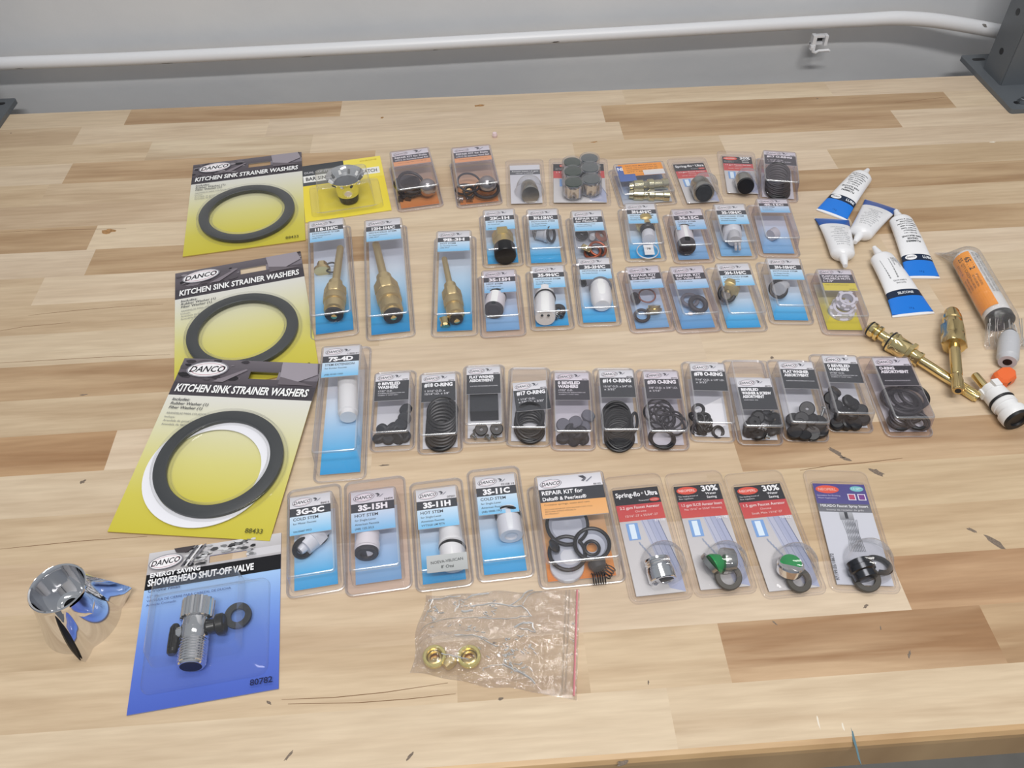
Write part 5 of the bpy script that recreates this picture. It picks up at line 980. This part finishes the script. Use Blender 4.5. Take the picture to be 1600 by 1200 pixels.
# ------------------------------------------------------------------ chrome faucet handle standing on the bench
def handle():
    cx, cy = -298.5, 303.5; root = empty('faucet_handle', (cx, cy, 0)); H = 43
    n = 96; fins = [(math.radians(a), e) for a, e in ((26, 17), (-72, 9), (150, 12))]
    def rad(a, t):            # t: 0 base .. 1 rim
        r = 18.5+(26.5-18.5)*(1-t)**1.15; f = 0
        for fa, e in fins:
            d = (a-fa+PI) % (2*PI)-PI
            wdt = .22; low = 1 if e < 15 else min(1, .25+t*3.2)
            f = max(f, max(0, 1-abs(d)/wdt)**.9*e*(1-t)**.75*low)
        return r+f
    mb = MB(); rows = 14
    for j in range(rows+1):
        t = j/rows
        for i in range(n):
            a = 2*PI*i/n; r = rad(a, t); lift = 0
            mb.v.append(Vector((r*math.cos(a), r*math.sin(a), 1.2*(0)+t*H)))
    for j in range(rows):
        for i in range(n): mb.face((j*n+i, j*n+(i+1) % n, (j+1)*n+(i+1) % n, (j+1)*n+i), 'chrome')
    # rolled rim and concave dish inside
    inner = [(18.5, H), (18.9, H+.9), (18.4, H+1.4), (17.4, H+.8), (16.8, H-2), (15.6, H-10), (13, H-17), (10, H-20), (7.2, H-21), (7, H-16.5), (6.2, H-15.6), (4.6, H-16), (4.4, H-30)]
    b0 = rows*n; prev = b0
    for (r, z) in inner[1:]:
        b = len(mb.v); off = min(1, max(0, (H-z)/16))*3.5
        for i in range(n):
            a = 2*PI*i/n; mb.v.append(Vector((r*math.cos(a)+off, r*math.sin(a)-off*.9, z)))
        for i in range(n): mb.face((prev+i, prev+(i+1) % n, b+(i+1) % n, b+i), 'chrome')
        prev = b
    body = mb.build('handle_body', root, smooth=38)
    m2 = MB(); m2.lathe([(H-29.8, 4.5), (H-29.6, 4.5)], 'rubber', Matrix.Translation((3.5, -3.1, 0)), 24); m2.build('screw_bore', root)
    m4 = MB(); a = math.radians(-83); pth = []
    for j in range(9):
        t = .93-.88*j/8; rr_ = rad(math.radians(-72), t)-1.2; pth.append((rr_*math.cos(math.radians(-72-9*(.35+.65*t))), rr_*math.sin(math.radians(-72-9*(.35+.65*t))), t*H))
    m4.tube(pth, [.5, 1.1, 1.5, 1.8, 2.0, 2.0, 1.7, 1.1, .4], 'blackplastic', n=8); m4.build('wing_slot', root)
    # thumb tab: rounded scoop on the front right face
    m3 = MB(); a = math.radians(-28); c = Vector((math.cos(a), math.sin(a), 0)); s_ = Vector((-math.sin(a), math.cos(a), 0)); cnt = 12; rr = 7
    for j in range(rr+1):
        u = j/rr; z = H-1-u*17; r0 = 18.2+(H-z)/H*9; half = 7.5*math.sqrt(max(0.0, 1-max(0, (u-.35)/.65)**2))
        for i in range(cnt+1):
            v = -1+2*i/cnt; p = c*(r0+2.0*(1-v*v)*(1-u*.3)-.9)+s_*(v*half); p.z = z; m3.v.append(p)
    for j in range(rr):
        for i in range(cnt): q = j*(cnt+1)+i; m3.face((q, q+1, q+cnt+2, q+cnt+1), 'chrome')
    m3.build('thumb_tab', root, smooth=60)
    tag(root, 'shiny chrome three-winged faucet handle standing upright, open cup end on top', 'faucet handle')
handle()

# ------------------------------------------------------------------ silicone grease tubes
def tube(tip, tl, tr, label, back=False, barcode=False, roll=0., zt=9.0):
    a = unproj(*tip, 9); l = unproj(*tl, 1); r = unproj(*tr, 1); m = (l+r)/2; m.z = 0
    d = Vector((a.x-m.x, a.y-m.y, 0)); L = d.length; ang = -math.atan2(d.x, d.y)
    root = empty('grease_tube', (m.x, m.y, 0), ang); Wd = min(42, max(34, (r-l).length)); Ln = L-20   # body length
    R = 12.0; RZ = 8.2; N_ = 40; rows = 22; mb = MB(); blue = lin('1a78da'); navy = lin('10233f'); wh = lin('ececee'); lb = lin('2b7fd8')
    def sec(t):               # half width, half height, z centre
        e = t**.75; hw = Wd/2*(1-e)+R*e; hh = .7+(RZ-.7)*math.sin(min(1, t*1.05)*PI/2)**.85; return hw, hh, hh+.3
    def P3(x, y, lft=0):      # x in [-1,1] across, y from tail
        t = max(0, min(1, y/Ln)); hw, hh, zc = sec(t); xx = max(-.98, min(.98, x/hw)); return Vector((x, y, zc+hh*math.sqrt(1-xx*xx)+.12+lft*.3))
    bands = [0, 2.0, 2.01, 20, 20.01, 27.5, 27.51] if not back else [0, 1.6, 1.61, 19, 19.01]
    ys = sorted(set(bands+[Ln*i/rows for i in range(rows+1)]))
    for y in ys:
        hw, hh, zc = sec(y/Ln)
        for i in range(N_):
            g = 2*PI*i/N_; mb.v.append(Vector((hw*math.cos(g), y, zc+hh*math.sin(g))))
    def colr(y):
        if back: return wh if y < 1.6 else (lin('2258a8') if y < 19 else (lin('c9d4e6') if False else wh))
        return wh if y < 2.0 else (blue if y < 20 else (navy if y < 27.5 else wh))
    for j in range(len(ys)-1):
        c = colr((ys[j]+ys[j+1])/2)
        for i in range(N_): mb.face((j*N_+i, j*N_+(i+1) % N_, (j+1)*N_+(i+1) % N_, (j+1)*N_+i), 'tube', [c]*4)
    mb.face([i for i in range(N_-1, -1, -1)], 'tube', [wh]*N_)
    # shoulder and nozzle
    b = (len(ys)-1)*N_; zc = sec(1)[2]
    for (y, r_) in ((Ln+1.5, R-.3), (Ln+3.2, R-1.6), (Ln+5.5, 6.2), (Ln+6.5, 4.4), (Ln+13, 3.5), (Ln+17, 2.6), (Ln+20, 2.3), (Ln+20, .2)):
        q = len(mb.v)
        for i in range(N_):
            g = 2*PI*i/N_; mb.v.append(Vector((r_*math.cos(g), y, zc+r_*math.sin(g)*(1-.32*max(0, (r_-4)/8)))))
        for i in range(N_): mb.face((b+i, b+(i+1) % N_, q+(i+1) % N_, q+i), 'tube', [wh]*4)
        b = q
    body = mb.build('tube_body', root, smooth=40)
    # print on the upper side (reads from the nozzle end on the front, from the tail on the back)
    flip = -1 if not back else -1
    def fn(x, y, l): return P3(-x, Ln-y, l*.12)
    P = Print(fn, mat='tube'); ink = '1c2026' if not back else '6c7076'
    tx = ['100% SILICONE', 'GREASE', 'PLUMBERS', 'FAUCET & VALVE', 'LUBRICATES', 'Waterproof and heat', 'resistant to 400F', 'DO NOT TAKE', 'INTERNALLY', '0.5 OZ / 14 g']
    if barcode:
        for i in range(24):
            y0 = 8+i*1.1; P.poly([(0, y0), (8.5, y0), (8.5, y0+.35+.25*(i % 3)), (0, y0+.35+.25*(i % 3))], ink)
        for i in range(7): P.text(tx[i], -2-i*1.7, 7, 1.2, ink, rot=PI/2, maxw=26)
        P.text(tx[4], 0, 37, 1.7, ink, align='c'); P.text('SILICONE', 0, 40, 1.6, ink, align='c')
    else:
        y = 3.5
        for i, t in enumerate(tx[3:]+tx[:3] if not back else tx[::-1]):
            hgt = 1.6+(.6 if i > 6 and not back else 0); P.text(t, 0, y+hgt, hgt, ink, align='c', maxw=19, bold=.03 if not back else 0); y += 3.6 if not back else 3.9
            if y > Ln-(30 if not back else 16): break
    P.mb.build('printed_lines', body, smooth=0)
    if not back:
        P = Print(lambda x, y, l: P3(x, y, l*.12), mat='tube')
        if barcode: P.text('SILICONE', 0, 22.5, 2.6, 'e8eef4', align='c', bold=.02, rot=PI*0)
        else: [P.poly([(-7+5.5*math.cos(PI*(g+1)/12), 24-3.2*math.sin(PI*(g+1)/12)), (-7+5.5*math.cos(PI*g/12), 24-3.2*math.sin(PI*g/12)), (-7+5.5*math.cos(PI*g/12), 24+3.2*math.sin(PI*g/12)), (-7+5.5*math.cos(PI*(g+1)/12), 24+3.2*math.sin(PI*(g+1)/12))], 'f2f2f4') for g in range(12)]; P.text('DANCO', -7, 23.2, 1.9, '20242c', width=8, bold=.03, align='c'); P.text('LUBE', 9, 22.6, 3.0, 'e6ecf4', align='c', bold=.03)
        P.text('14 g', 0, 6, 2, '0e4f9c', align='c'); P.mb.build('printed_band', body, smooth=0)
        # crimp fold
    mb = MB(); c = [lin('e4e6ea')]*4; hw = Wd/2
    mb.box((0, 2.4, 2.05), (hw*2-2, 1.0, .5), 'tube', None, lin('0f56ad' if not back else '234f94')); mb.build('crimp_fold', body)
    tag(root, label, 'tube', 'white and blue tubes of silicone grease'); return root
t1 = tube((1356, 265), (1273, 331), (1325, 342), 'white and blue grease tube lying farthest back, nozzle pointing up right')
t2 = tube((1336, 378), (1353, 309), (1404, 331), 'grease tube lying blue tail up, nozzle pointing down left, between two tubes', back=True)
t3 = tube((1321, 415), (1272, 341), (1327, 344), 'grease tube back side up, nozzle pointing down at the yellow-carded nuts pack', back=True)
t4 = tube((1400, 329), (1422, 434), (1462, 436), 'grease tube with white oval on its band, rightmost of the five tubes')
t5 = tube((1366, 386), (1397, 500), (1458, 486), 'grease tube with a barcode, nearest the front of the five tubes', barcode=True)

# bagged tube with orange label
def bagged():
    a = unproj(1500, 408, 8); b = unproj(1556, 508, 8); a.z = b.z = 0; d = a-b; ang = -math.atan2(d.x, d.y); L = d.length
    root = empty('bagged_tube', (b.x, b.y, 0), ang)
    mb = MB(); mb.lathe([(0, 9), (2, 12), (L-6, 12), (L, 10)], 'white', axisM((3, 0, 12.4), (3, L, 12.4)), 36); body = mb.build('inner_tube', root)
    mb = MB(); mb.lathe([(0, 9.2), (1.6, 12.1), (8, 12.1)], 'rubber', axisM((3, -2, 12.5), (3, L, 12.5)), 30); mb.build('dark_end', body)
    # orange label wraps the left side
    def fn(x, y, l): g = PI/2-x/12.6; return Vector((3+(12.7+l)*math.cos(g), y, 12.4+(12.7+l)*math.sin(g)))
    P = Print(fn)
    for i in range(10): P.k = 0; P.rect(-5.1-i*2.1, 11, -3-i*2.1, L-5, 'fda21c', 'fc9c14')
    P.k = 1
    P.text('25', -15, L-10, 4, '5c3610', bold=.02, rot=-PI/2); P.text('65112', -9.5, L-13, 4.6, '3c2810', bold=.03, rot=-PI/2, width=18); P.text('QTY CASES', -14.5, L-18, 2.8, '5c3610', rot=-PI/2, width=20); P.text('0711 L 8', -19.5, L-16, 2.4, '6a4012', rot=-PI/2, width=14)
    for i in range(5): P.text('REF 4410 LUBE SEAL', -7.5-i*3.2, L-38, 1.8, '5c3610', rot=-PI/2, width=17)
    P.mb.build('orange_label', root, smooth=60)
    P = Print(fn)
    for i in range(3): P.text(('HEAT PROOF GREASE LUBRICANT', 'SEALS AND PROTECTS VALVES', 'DO NOT SWALLOW KEEP AWAY')[i], 5-3.2*i, L-8, 2.0, '55585a', rot=-PI/2, width=58)
    P.mb.build('printed_lines', body, smooth=0)
    # film sleeve with crimped flat ends
    mb = MB(); n = 40; secs = []
    for i in range(29):
        y = -26+(L+48)*i/28; t = 1.0
        if y < 0: t = max(0, 1+y/20)
        if y > L: t = max(0, 1-(y-L)/18)
        secs.append((y, t))
    for (y, t) in secs:
        for k in range(n):
            g = 2*PI*k/n; hw = 14.2*t+19*(1-t); hh = 13.4*t+.5*(1-t); wr = (1-t)*1.0*math.sin(k*2.3+y)*.6+.25*math.sin(5*g+y*.7)
            mb.v.append(Vector((3+hw*math.cos(g), y, 13.8*t+1.6*(1-t)+(hh+wr*.5)*math.sin(g)*1.0+.4)))
    for i in range(len(secs)-1):
        for k in range(n): mb.face((i*n+k, i*n+(k+1) % n, (i+1)*n+(k+1) % n, (i+1)*n+k), 'film')
    mb.build('clear_film', root, smooth=180)
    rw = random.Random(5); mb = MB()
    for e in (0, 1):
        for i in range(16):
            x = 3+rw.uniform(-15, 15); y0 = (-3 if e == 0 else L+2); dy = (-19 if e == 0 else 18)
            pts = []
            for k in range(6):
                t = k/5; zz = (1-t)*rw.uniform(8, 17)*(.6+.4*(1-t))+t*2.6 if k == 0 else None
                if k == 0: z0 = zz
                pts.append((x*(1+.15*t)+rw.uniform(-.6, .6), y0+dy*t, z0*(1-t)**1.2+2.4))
            mb.tube(pts, rw.uniform(.25, .5), 'fold_glint', n=5, sq=.6)
    mb.build('wrinkle_glint_lines', root)['kind'] = 'stuff'  # whitish tubes along the end wrinkles, their glints painted in
    tag(root, 'cylindrical white tube in crimped clear film with an orange paper label', 'bagged tube')
bagged()

# ------------------------------------------------------------------ loose brass and plastic stems
def loose(name, cat, label, A, B, prof, mat, hexes=(), n=32):
    a = unproj(*A[:2], A[2]); b = unproj(*B[:2], B[2]); root = empty(name, ((a.x+b.x)/2, (a.y+b.y)/2, 0)); o = root.location*1000
    Ln = (b-a).length; M = Matrix.Translation(-o) @ axisM(a, b); mb = MB(); mb.lathe([(t*Ln, r) for t, r in prof], mat, M, n, (True, True), hexes); body = mb.build('stem_body', root, 30)
    tag(root, label, cat); return root, body, M, Ln
r, b, M, Ln = loose('brass_valve_stem', 'valve stem', 'long shiny brass valve stem with two black rings lying diagonally under the other one', (1357, 511, 10), (1529, 622, 4.5),
    [(0, 5.6), (.01, 6.4), (.035, 7.2), (.06, 7.2), (.075, 5.6), (.085, 7.2), (.11, 7.2), (.12, 4.8), (.17, 4.6), (.18, 7.6), (.215, 7.6), (.22, 9.6), (.235, 9.6), (.24, 10.2), (.25, 10.4), (.27, 8.9), (.37, 8.9), (.375, 9.2), (.38, 11.0), (.41, 11.0), (.415, 6.6), (.455, 6.4), (.46, 7.2), (.49, 7.2), (.495, 4.4), (.80, 4.4), (.81, 3.8), (.84, 4.5), (.98, 4.5), (1, 3.9)], 'bright', hexes=(13, 14, 18, 19, 22, 23))
for t, R in ((.02, 6.6), (.215, 9.2)):
    mb = MB(); mb.torus(M @ Vector((0, 0, t*Ln)), R-.4, 1.1, 'rubber', M.to_3x3().to_4x4(), 32); mb.build('o_ring', b)
mb = MB()
for k in range(18):
    a = 2*PI*k/18; mb.tube([M @ Vector((4.5*math.cos(a), 4.5*math.sin(a), Ln*.85)), M @ Vector((4.5*math.cos(a), 4.5*math.sin(a), Ln*.985))], .42, 'bright', n=6)
mb.build('splines', b)
r, b, M, Ln = loose('brass_valve_stem', 'valve stem', 'upright-lying brass valve stem with fat hexagonal nut, resting across the longer stem', (1487, 487, 11), (1497, 611, 15),
    [(0, 6), (.015, 6.6), (.06, 6.8), (.07, 7.9), (.1, 8.4), (.13, 8.4), (.14, 7.6), (.16, 8.6), (.2, 8.6), (.21, 10.6), (.33, 10.6), (.34, 9.4), (.37, 11.2), (.45, 11.2), (.46, 9.6), (.465, 4.8), (.81, 4.6), (.82, 4.0), (.86, 4.6), (.98, 4.6), (1, 3.9)], 'brass', hexes=(9, 10, 12, 13))
mb = MB(); mb.lathe([(Ln*1.0, 2.6), (Ln*1.0+.15, 2.4)], 'rubber', M, 16); mb.build('shaft_bore', b)
mb = MB()
for k in range(16):
    a = 2*PI*k/16; mb.tube([M @ Vector((4.5*math.cos(a), 4.5*math.sin(a), Ln*.87)), M @ Vector((4.5*math.cos(a), 4.5*math.sin(a), Ln*.985))], .42, 'brass', n=6)
mb.build('splines', b)
r, b, M, Ln = loose('plastic_coupling', 'coupling', 'pale grey plastic coupling standing beside the bagged tube, small black ring behind it', (1578, 520, 12), (1574, 566, 10),
    [(0, 4), (.04, 5.6), (.1, 5.6), (.12, 7.5), (.3, 8.8), (.52, 8.9), (.53, 8.5), (.57, 8.5), (.58, 8.9), (.86, 8.9), (.9, 7.8), (1, 7.4)], 'grayplastic')
mb = MB(); mb.lathe([(Ln*1.0, 3.8), (Ln*1.0+.15, 3.6)], 'rubber', M, 20); mb.build('bore', b)
mb = MB(); mb.torus(M @ Vector((0, 0, Ln*.03)), 4.2, 1.5, 'rubber', M.to_3x3().to_4x4(), 24); mb.build('o_ring', b)
# orange cap
a = unproj(1570, 588, 5); root = empty('orange_cap', (a.x, a.y, 0), .5); mb = MB()
pts = [(-11, -4), (-6.5, -7.5), (4.5, -7.5), (10.5, -2.5), (10.5, 3.5), (3.5, 7.5), (-7, 7), (-11, 2)]
b0 = len(mb.v)
for (z, s_) in ((0.1, .9), (1, 1), (7, 1), (9.5, .8)):
    for (x, y) in pts: mb.v.append(Vector((x*s_, y*s_, z)))
for j in range(3):
    for i in range(8): mb.face((j*8+i, j*8+(i+1) % 8, (j+1)*8+(i+1) % 8, (j+1)*8+i), 'orange')
mb.face(range(7, -1, -1), 'orange'); mb.face(range(24, 32), 'orange'); o = mb.build('cap_body', root, smooth=20)
mb = MB(); mb.box((-4.5, -7.2, 5), (3.6, 1.2, 3), 'rubber'); mb.build('slot', o); tag(root, 'small angular orange plastic cap between the grey coupling and the white stem', 'cap')
# white stem with brass shaft
r, b, M, Ln = loose('plastic_valve_stem', 'valve stem', 'white plastic valve stem with brass shaft and black end, below the orange cap', (1546, 606, 10), (1588, 654, 11),
    [(-.02, 4.5), (0, 8.2), (.16, 8.8), (.18, 9.8), (.42, 10.2), (.44, 9.4), (.5, 9.4), (.52, 10.4), (.62, 10.4), (.63, 9.4), (.78, 9.4), (.8, 11.4), (.97, 11.4), (1, 10.8)], 'white')
mb = MB(); mb.lathe([(-17, 3.0), (-16, 3.6), (2, 3.6)], 'bright', M @ Matrix.Translation((-3, 0, 0)), 20); mb.build('brass_shaft', b)
mb = MB(); mb.torus(M @ Vector((0, 0, Ln*.46)), 9.8, 1.2, 'rubber', M.to_3x3().to_4x4(), 32); mb.build('o_ring', b)
mb = MB(); mb.lathe([(Ln*1.0, 10.6), (Ln*1.0+2.6, 10.2), (Ln*1.0+2.6, 6.5), (Ln*1.0+1, 6)], 'rubber', M, 32); mb.build('rubber_seat', b)
mb = MB(); mb.box((0, 9, Ln*.10), (6, 4, Ln*.2), 'white', M); mb.box((-8, -2, Ln*.10), (4, 6, Ln*.2), 'white', M); mb.build('stop_lug', b)

# ------------------------------------------------------------------ zip bag with brass fittings
def zipbag():
    TL, TR, BR, BL = [unproj(*c) for c in ((664, 930), (906, 921), (901, 1094), (640, 1052))]; ctr = (TL+TR+BR+BL)/4
    root = empty('zip_bag', (ctr.x, ctr.y, 0)); rnd = random.Random(3)
    fit = [unproj(679, 1026), unproj(733, 1026), unproj(702, 1038)]
    cr = [(rnd.random(), rnd.random(), rnd.uniform(0, PI), rnd.uniform(.9, 2.6), rnd.uniform(.015, .07)) for _ in range(60)]
    def height(u, v, w):
        flat = 1 if u < .72 else max(.12, 1-(u-.72)/.06)
        h = 2.2
        for (cu, cv, th, am, wd) in cr:
            dd = (u-cu)*math.cos(th)+(v-cv)*math.sin(th)*.7; ln = abs(-(u-cu)*math.sin(th)+(v-cv)*math.cos(th))
            h += am*max(0, 1-abs(dd)/wd)*max(0, 1-ln/.30)*flat
        for f in fit: h += 9*math.exp(-((w.x-f.x)**2+(w.y-f.y)**2)/190.)
        e = min(u, 1-u, v, 1-v); return .5+(h)*min(1, e/.05)*(1 if u < .8 else .35)
    NX, NY = 170, 110
    for layer, nm in ((1, 'film_top'), (0, 'film_bottom')):
        mb = MB()
        for j in range(NY+1):
            for i in range(NX+1):
                u, v = i/NX, j/NY; w_ = (BL*(1-u)+BR*u)*(1-v)+(TL*(1-u)+TR*u)*v
                w_ = w_+Vector((1.5*math.sin(v*9)*(1-u), (1.8*math.sin(u*11)+1.2*math.sin(u*23))*(1 if v < .5 else -1)*abs(v-.5)*(1 if u < .8 else .3), 0))
                mb.v.append(Vector((w_.x-ctr.x, w_.y-ctr.y, (height(u, v, w_) if layer else .35))))
        for j in range(NY):
            for i in range(NX): q = j*(NX+1)+i; mb.face((q, q+1, q+NX+2, q+NX+1), 'film')
        mb.build(nm, root, smooth=180 if layer else 0)
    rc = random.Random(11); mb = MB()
    def glint_line(pts, r=.4):
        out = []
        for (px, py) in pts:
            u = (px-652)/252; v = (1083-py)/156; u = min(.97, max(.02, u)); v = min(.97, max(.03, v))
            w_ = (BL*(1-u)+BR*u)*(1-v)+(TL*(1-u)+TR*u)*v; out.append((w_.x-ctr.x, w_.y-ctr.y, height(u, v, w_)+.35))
        mb.tube(out, r*.95, 'fold_glint', n=6, sq=.6)
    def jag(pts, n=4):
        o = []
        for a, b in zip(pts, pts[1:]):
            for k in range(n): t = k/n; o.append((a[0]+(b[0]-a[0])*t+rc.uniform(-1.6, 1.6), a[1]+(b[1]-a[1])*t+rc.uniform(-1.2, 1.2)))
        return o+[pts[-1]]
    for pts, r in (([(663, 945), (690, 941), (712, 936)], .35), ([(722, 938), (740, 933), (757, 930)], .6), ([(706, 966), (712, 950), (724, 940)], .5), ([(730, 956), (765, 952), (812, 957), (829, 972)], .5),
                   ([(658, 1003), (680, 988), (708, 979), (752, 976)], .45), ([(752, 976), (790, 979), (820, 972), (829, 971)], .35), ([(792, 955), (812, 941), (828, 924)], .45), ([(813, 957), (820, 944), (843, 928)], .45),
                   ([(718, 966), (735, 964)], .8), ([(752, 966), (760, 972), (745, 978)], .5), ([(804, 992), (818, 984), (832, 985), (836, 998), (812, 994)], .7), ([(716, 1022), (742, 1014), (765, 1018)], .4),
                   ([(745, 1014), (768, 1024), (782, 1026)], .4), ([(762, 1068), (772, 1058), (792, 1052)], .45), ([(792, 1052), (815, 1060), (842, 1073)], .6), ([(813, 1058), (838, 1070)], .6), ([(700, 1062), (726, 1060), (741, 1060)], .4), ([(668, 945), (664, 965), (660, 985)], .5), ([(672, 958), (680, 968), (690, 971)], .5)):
        glint_line(jag(pts), r)
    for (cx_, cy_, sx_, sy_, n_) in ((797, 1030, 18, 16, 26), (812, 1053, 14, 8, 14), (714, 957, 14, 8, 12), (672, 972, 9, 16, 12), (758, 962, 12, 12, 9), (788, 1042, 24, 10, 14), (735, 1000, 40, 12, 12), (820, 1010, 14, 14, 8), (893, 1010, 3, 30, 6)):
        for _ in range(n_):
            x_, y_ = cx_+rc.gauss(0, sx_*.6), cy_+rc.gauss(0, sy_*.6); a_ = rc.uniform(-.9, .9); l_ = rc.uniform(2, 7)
            glint_line([(x_, y_), (x_+l_*.5*math.cos(a_)+rc.uniform(-.8, .8), y_-l_*.5*math.sin(a_)), (x_+l_*math.cos(a_), y_-l_*math.sin(a_))], rc.uniform(.25, .6))
    mb.build('fold_glint_lines', root)['kind'] = 'stuff'  # thin white tubes laid on the folds as painted glints
    def stripe(u0, u1, mat, nm, z):
        mb = MB(); n = 20; rr = []
        for u in (u0, u1):
            for j in range(n+1):
                v = .02+.96*j/n; w_ = (BL*(1-u)+BR*u)*(1-v)+(TL*(1-u)+TR*u)*v; rr.append((w_.x-ctr.x, w_.y-ctr.y))
        pth = [Vector(((rr[j][0]+rr[n+1+j][0])/2, (rr[j][1]+rr[n+1+j][1])/2, z)) for j in range(n+1)]
        mb.tube(pth, (u1-u0)*112/2, mat, n=8, sq=.5); mb.build(nm, root)
    stripe(.975, .99, 'redstrip', 'red_strip', 2.4); stripe(.905, .92, 'clearthin', 'zip_ridge', 2.4); stripe(.925, .94, 'clearthin', 'zip_ridge', 2.4)
    tag(root, 'crumpled clear zip bag with a red strip, lying flat at the front', 'plastic bag')
    for k, (px, lbl) in enumerate((((679, 1026), 'left brass ring fitting inside the clear zip bag'), ((733, 1026), 'right brass ring fitting inside the clear zip bag'), ((703, 1037), 'small brass fitting between the two ring fittings in the zip bag'))):
        c = unproj(*px, 5); root2 = empty('brass_fitting', (c.x, c.y, .5), .3*k); root2.scale = (.76, .76, .76); mb = MB()
        if k < 2:
            mb.lathe([(0, 7), (0, 9), (3.5, 9), (4, 10.5), (7.5, 10.5), (8.2, 9.6), (8.2, 7.6), (5, 7), (0, 7)], 'palebrass', None, 36, (False, False), hexes=(1, 2)); bd = mb.build('fitting_body', root2)
            mb = MB(); mb.lathe([(0, 0.5), (0, 6.4), (4.2, 6.4), (4.6, 4.6), (3, 4.4)], 'brass', None, 28, (False, False)); mb.build('inner_seat', bd)
        else:
            mb.lathe([(0, 4), (3, 5.5), (9, 5.5), (11, 4)], 'dullbrass', axisM((-5, 0, 5.6), (5, 2, 5.6)), 24, hexes=(1, 2)); mb.build('fitting_body', root2)
        tag(root2, lbl, 'brass fitting')
MT['palebrass'] = solid('pale_yellow_brass', 'e6d88a', .25, .8)
zipbag()
# crumb
a = unproj(773, 212, 2); root = empty('plastic_crumb', (a.x, a.y, 0)); mb = MB(); mb.lathe([(.05, 2.5), (3, 3.4), (6, 2.6)], 'pink', None, 7); mb.build('crumb_body', root, 0); tag(root, 'tiny pinkish white plastic piece alone near the back of the bench', 'plastic piece')
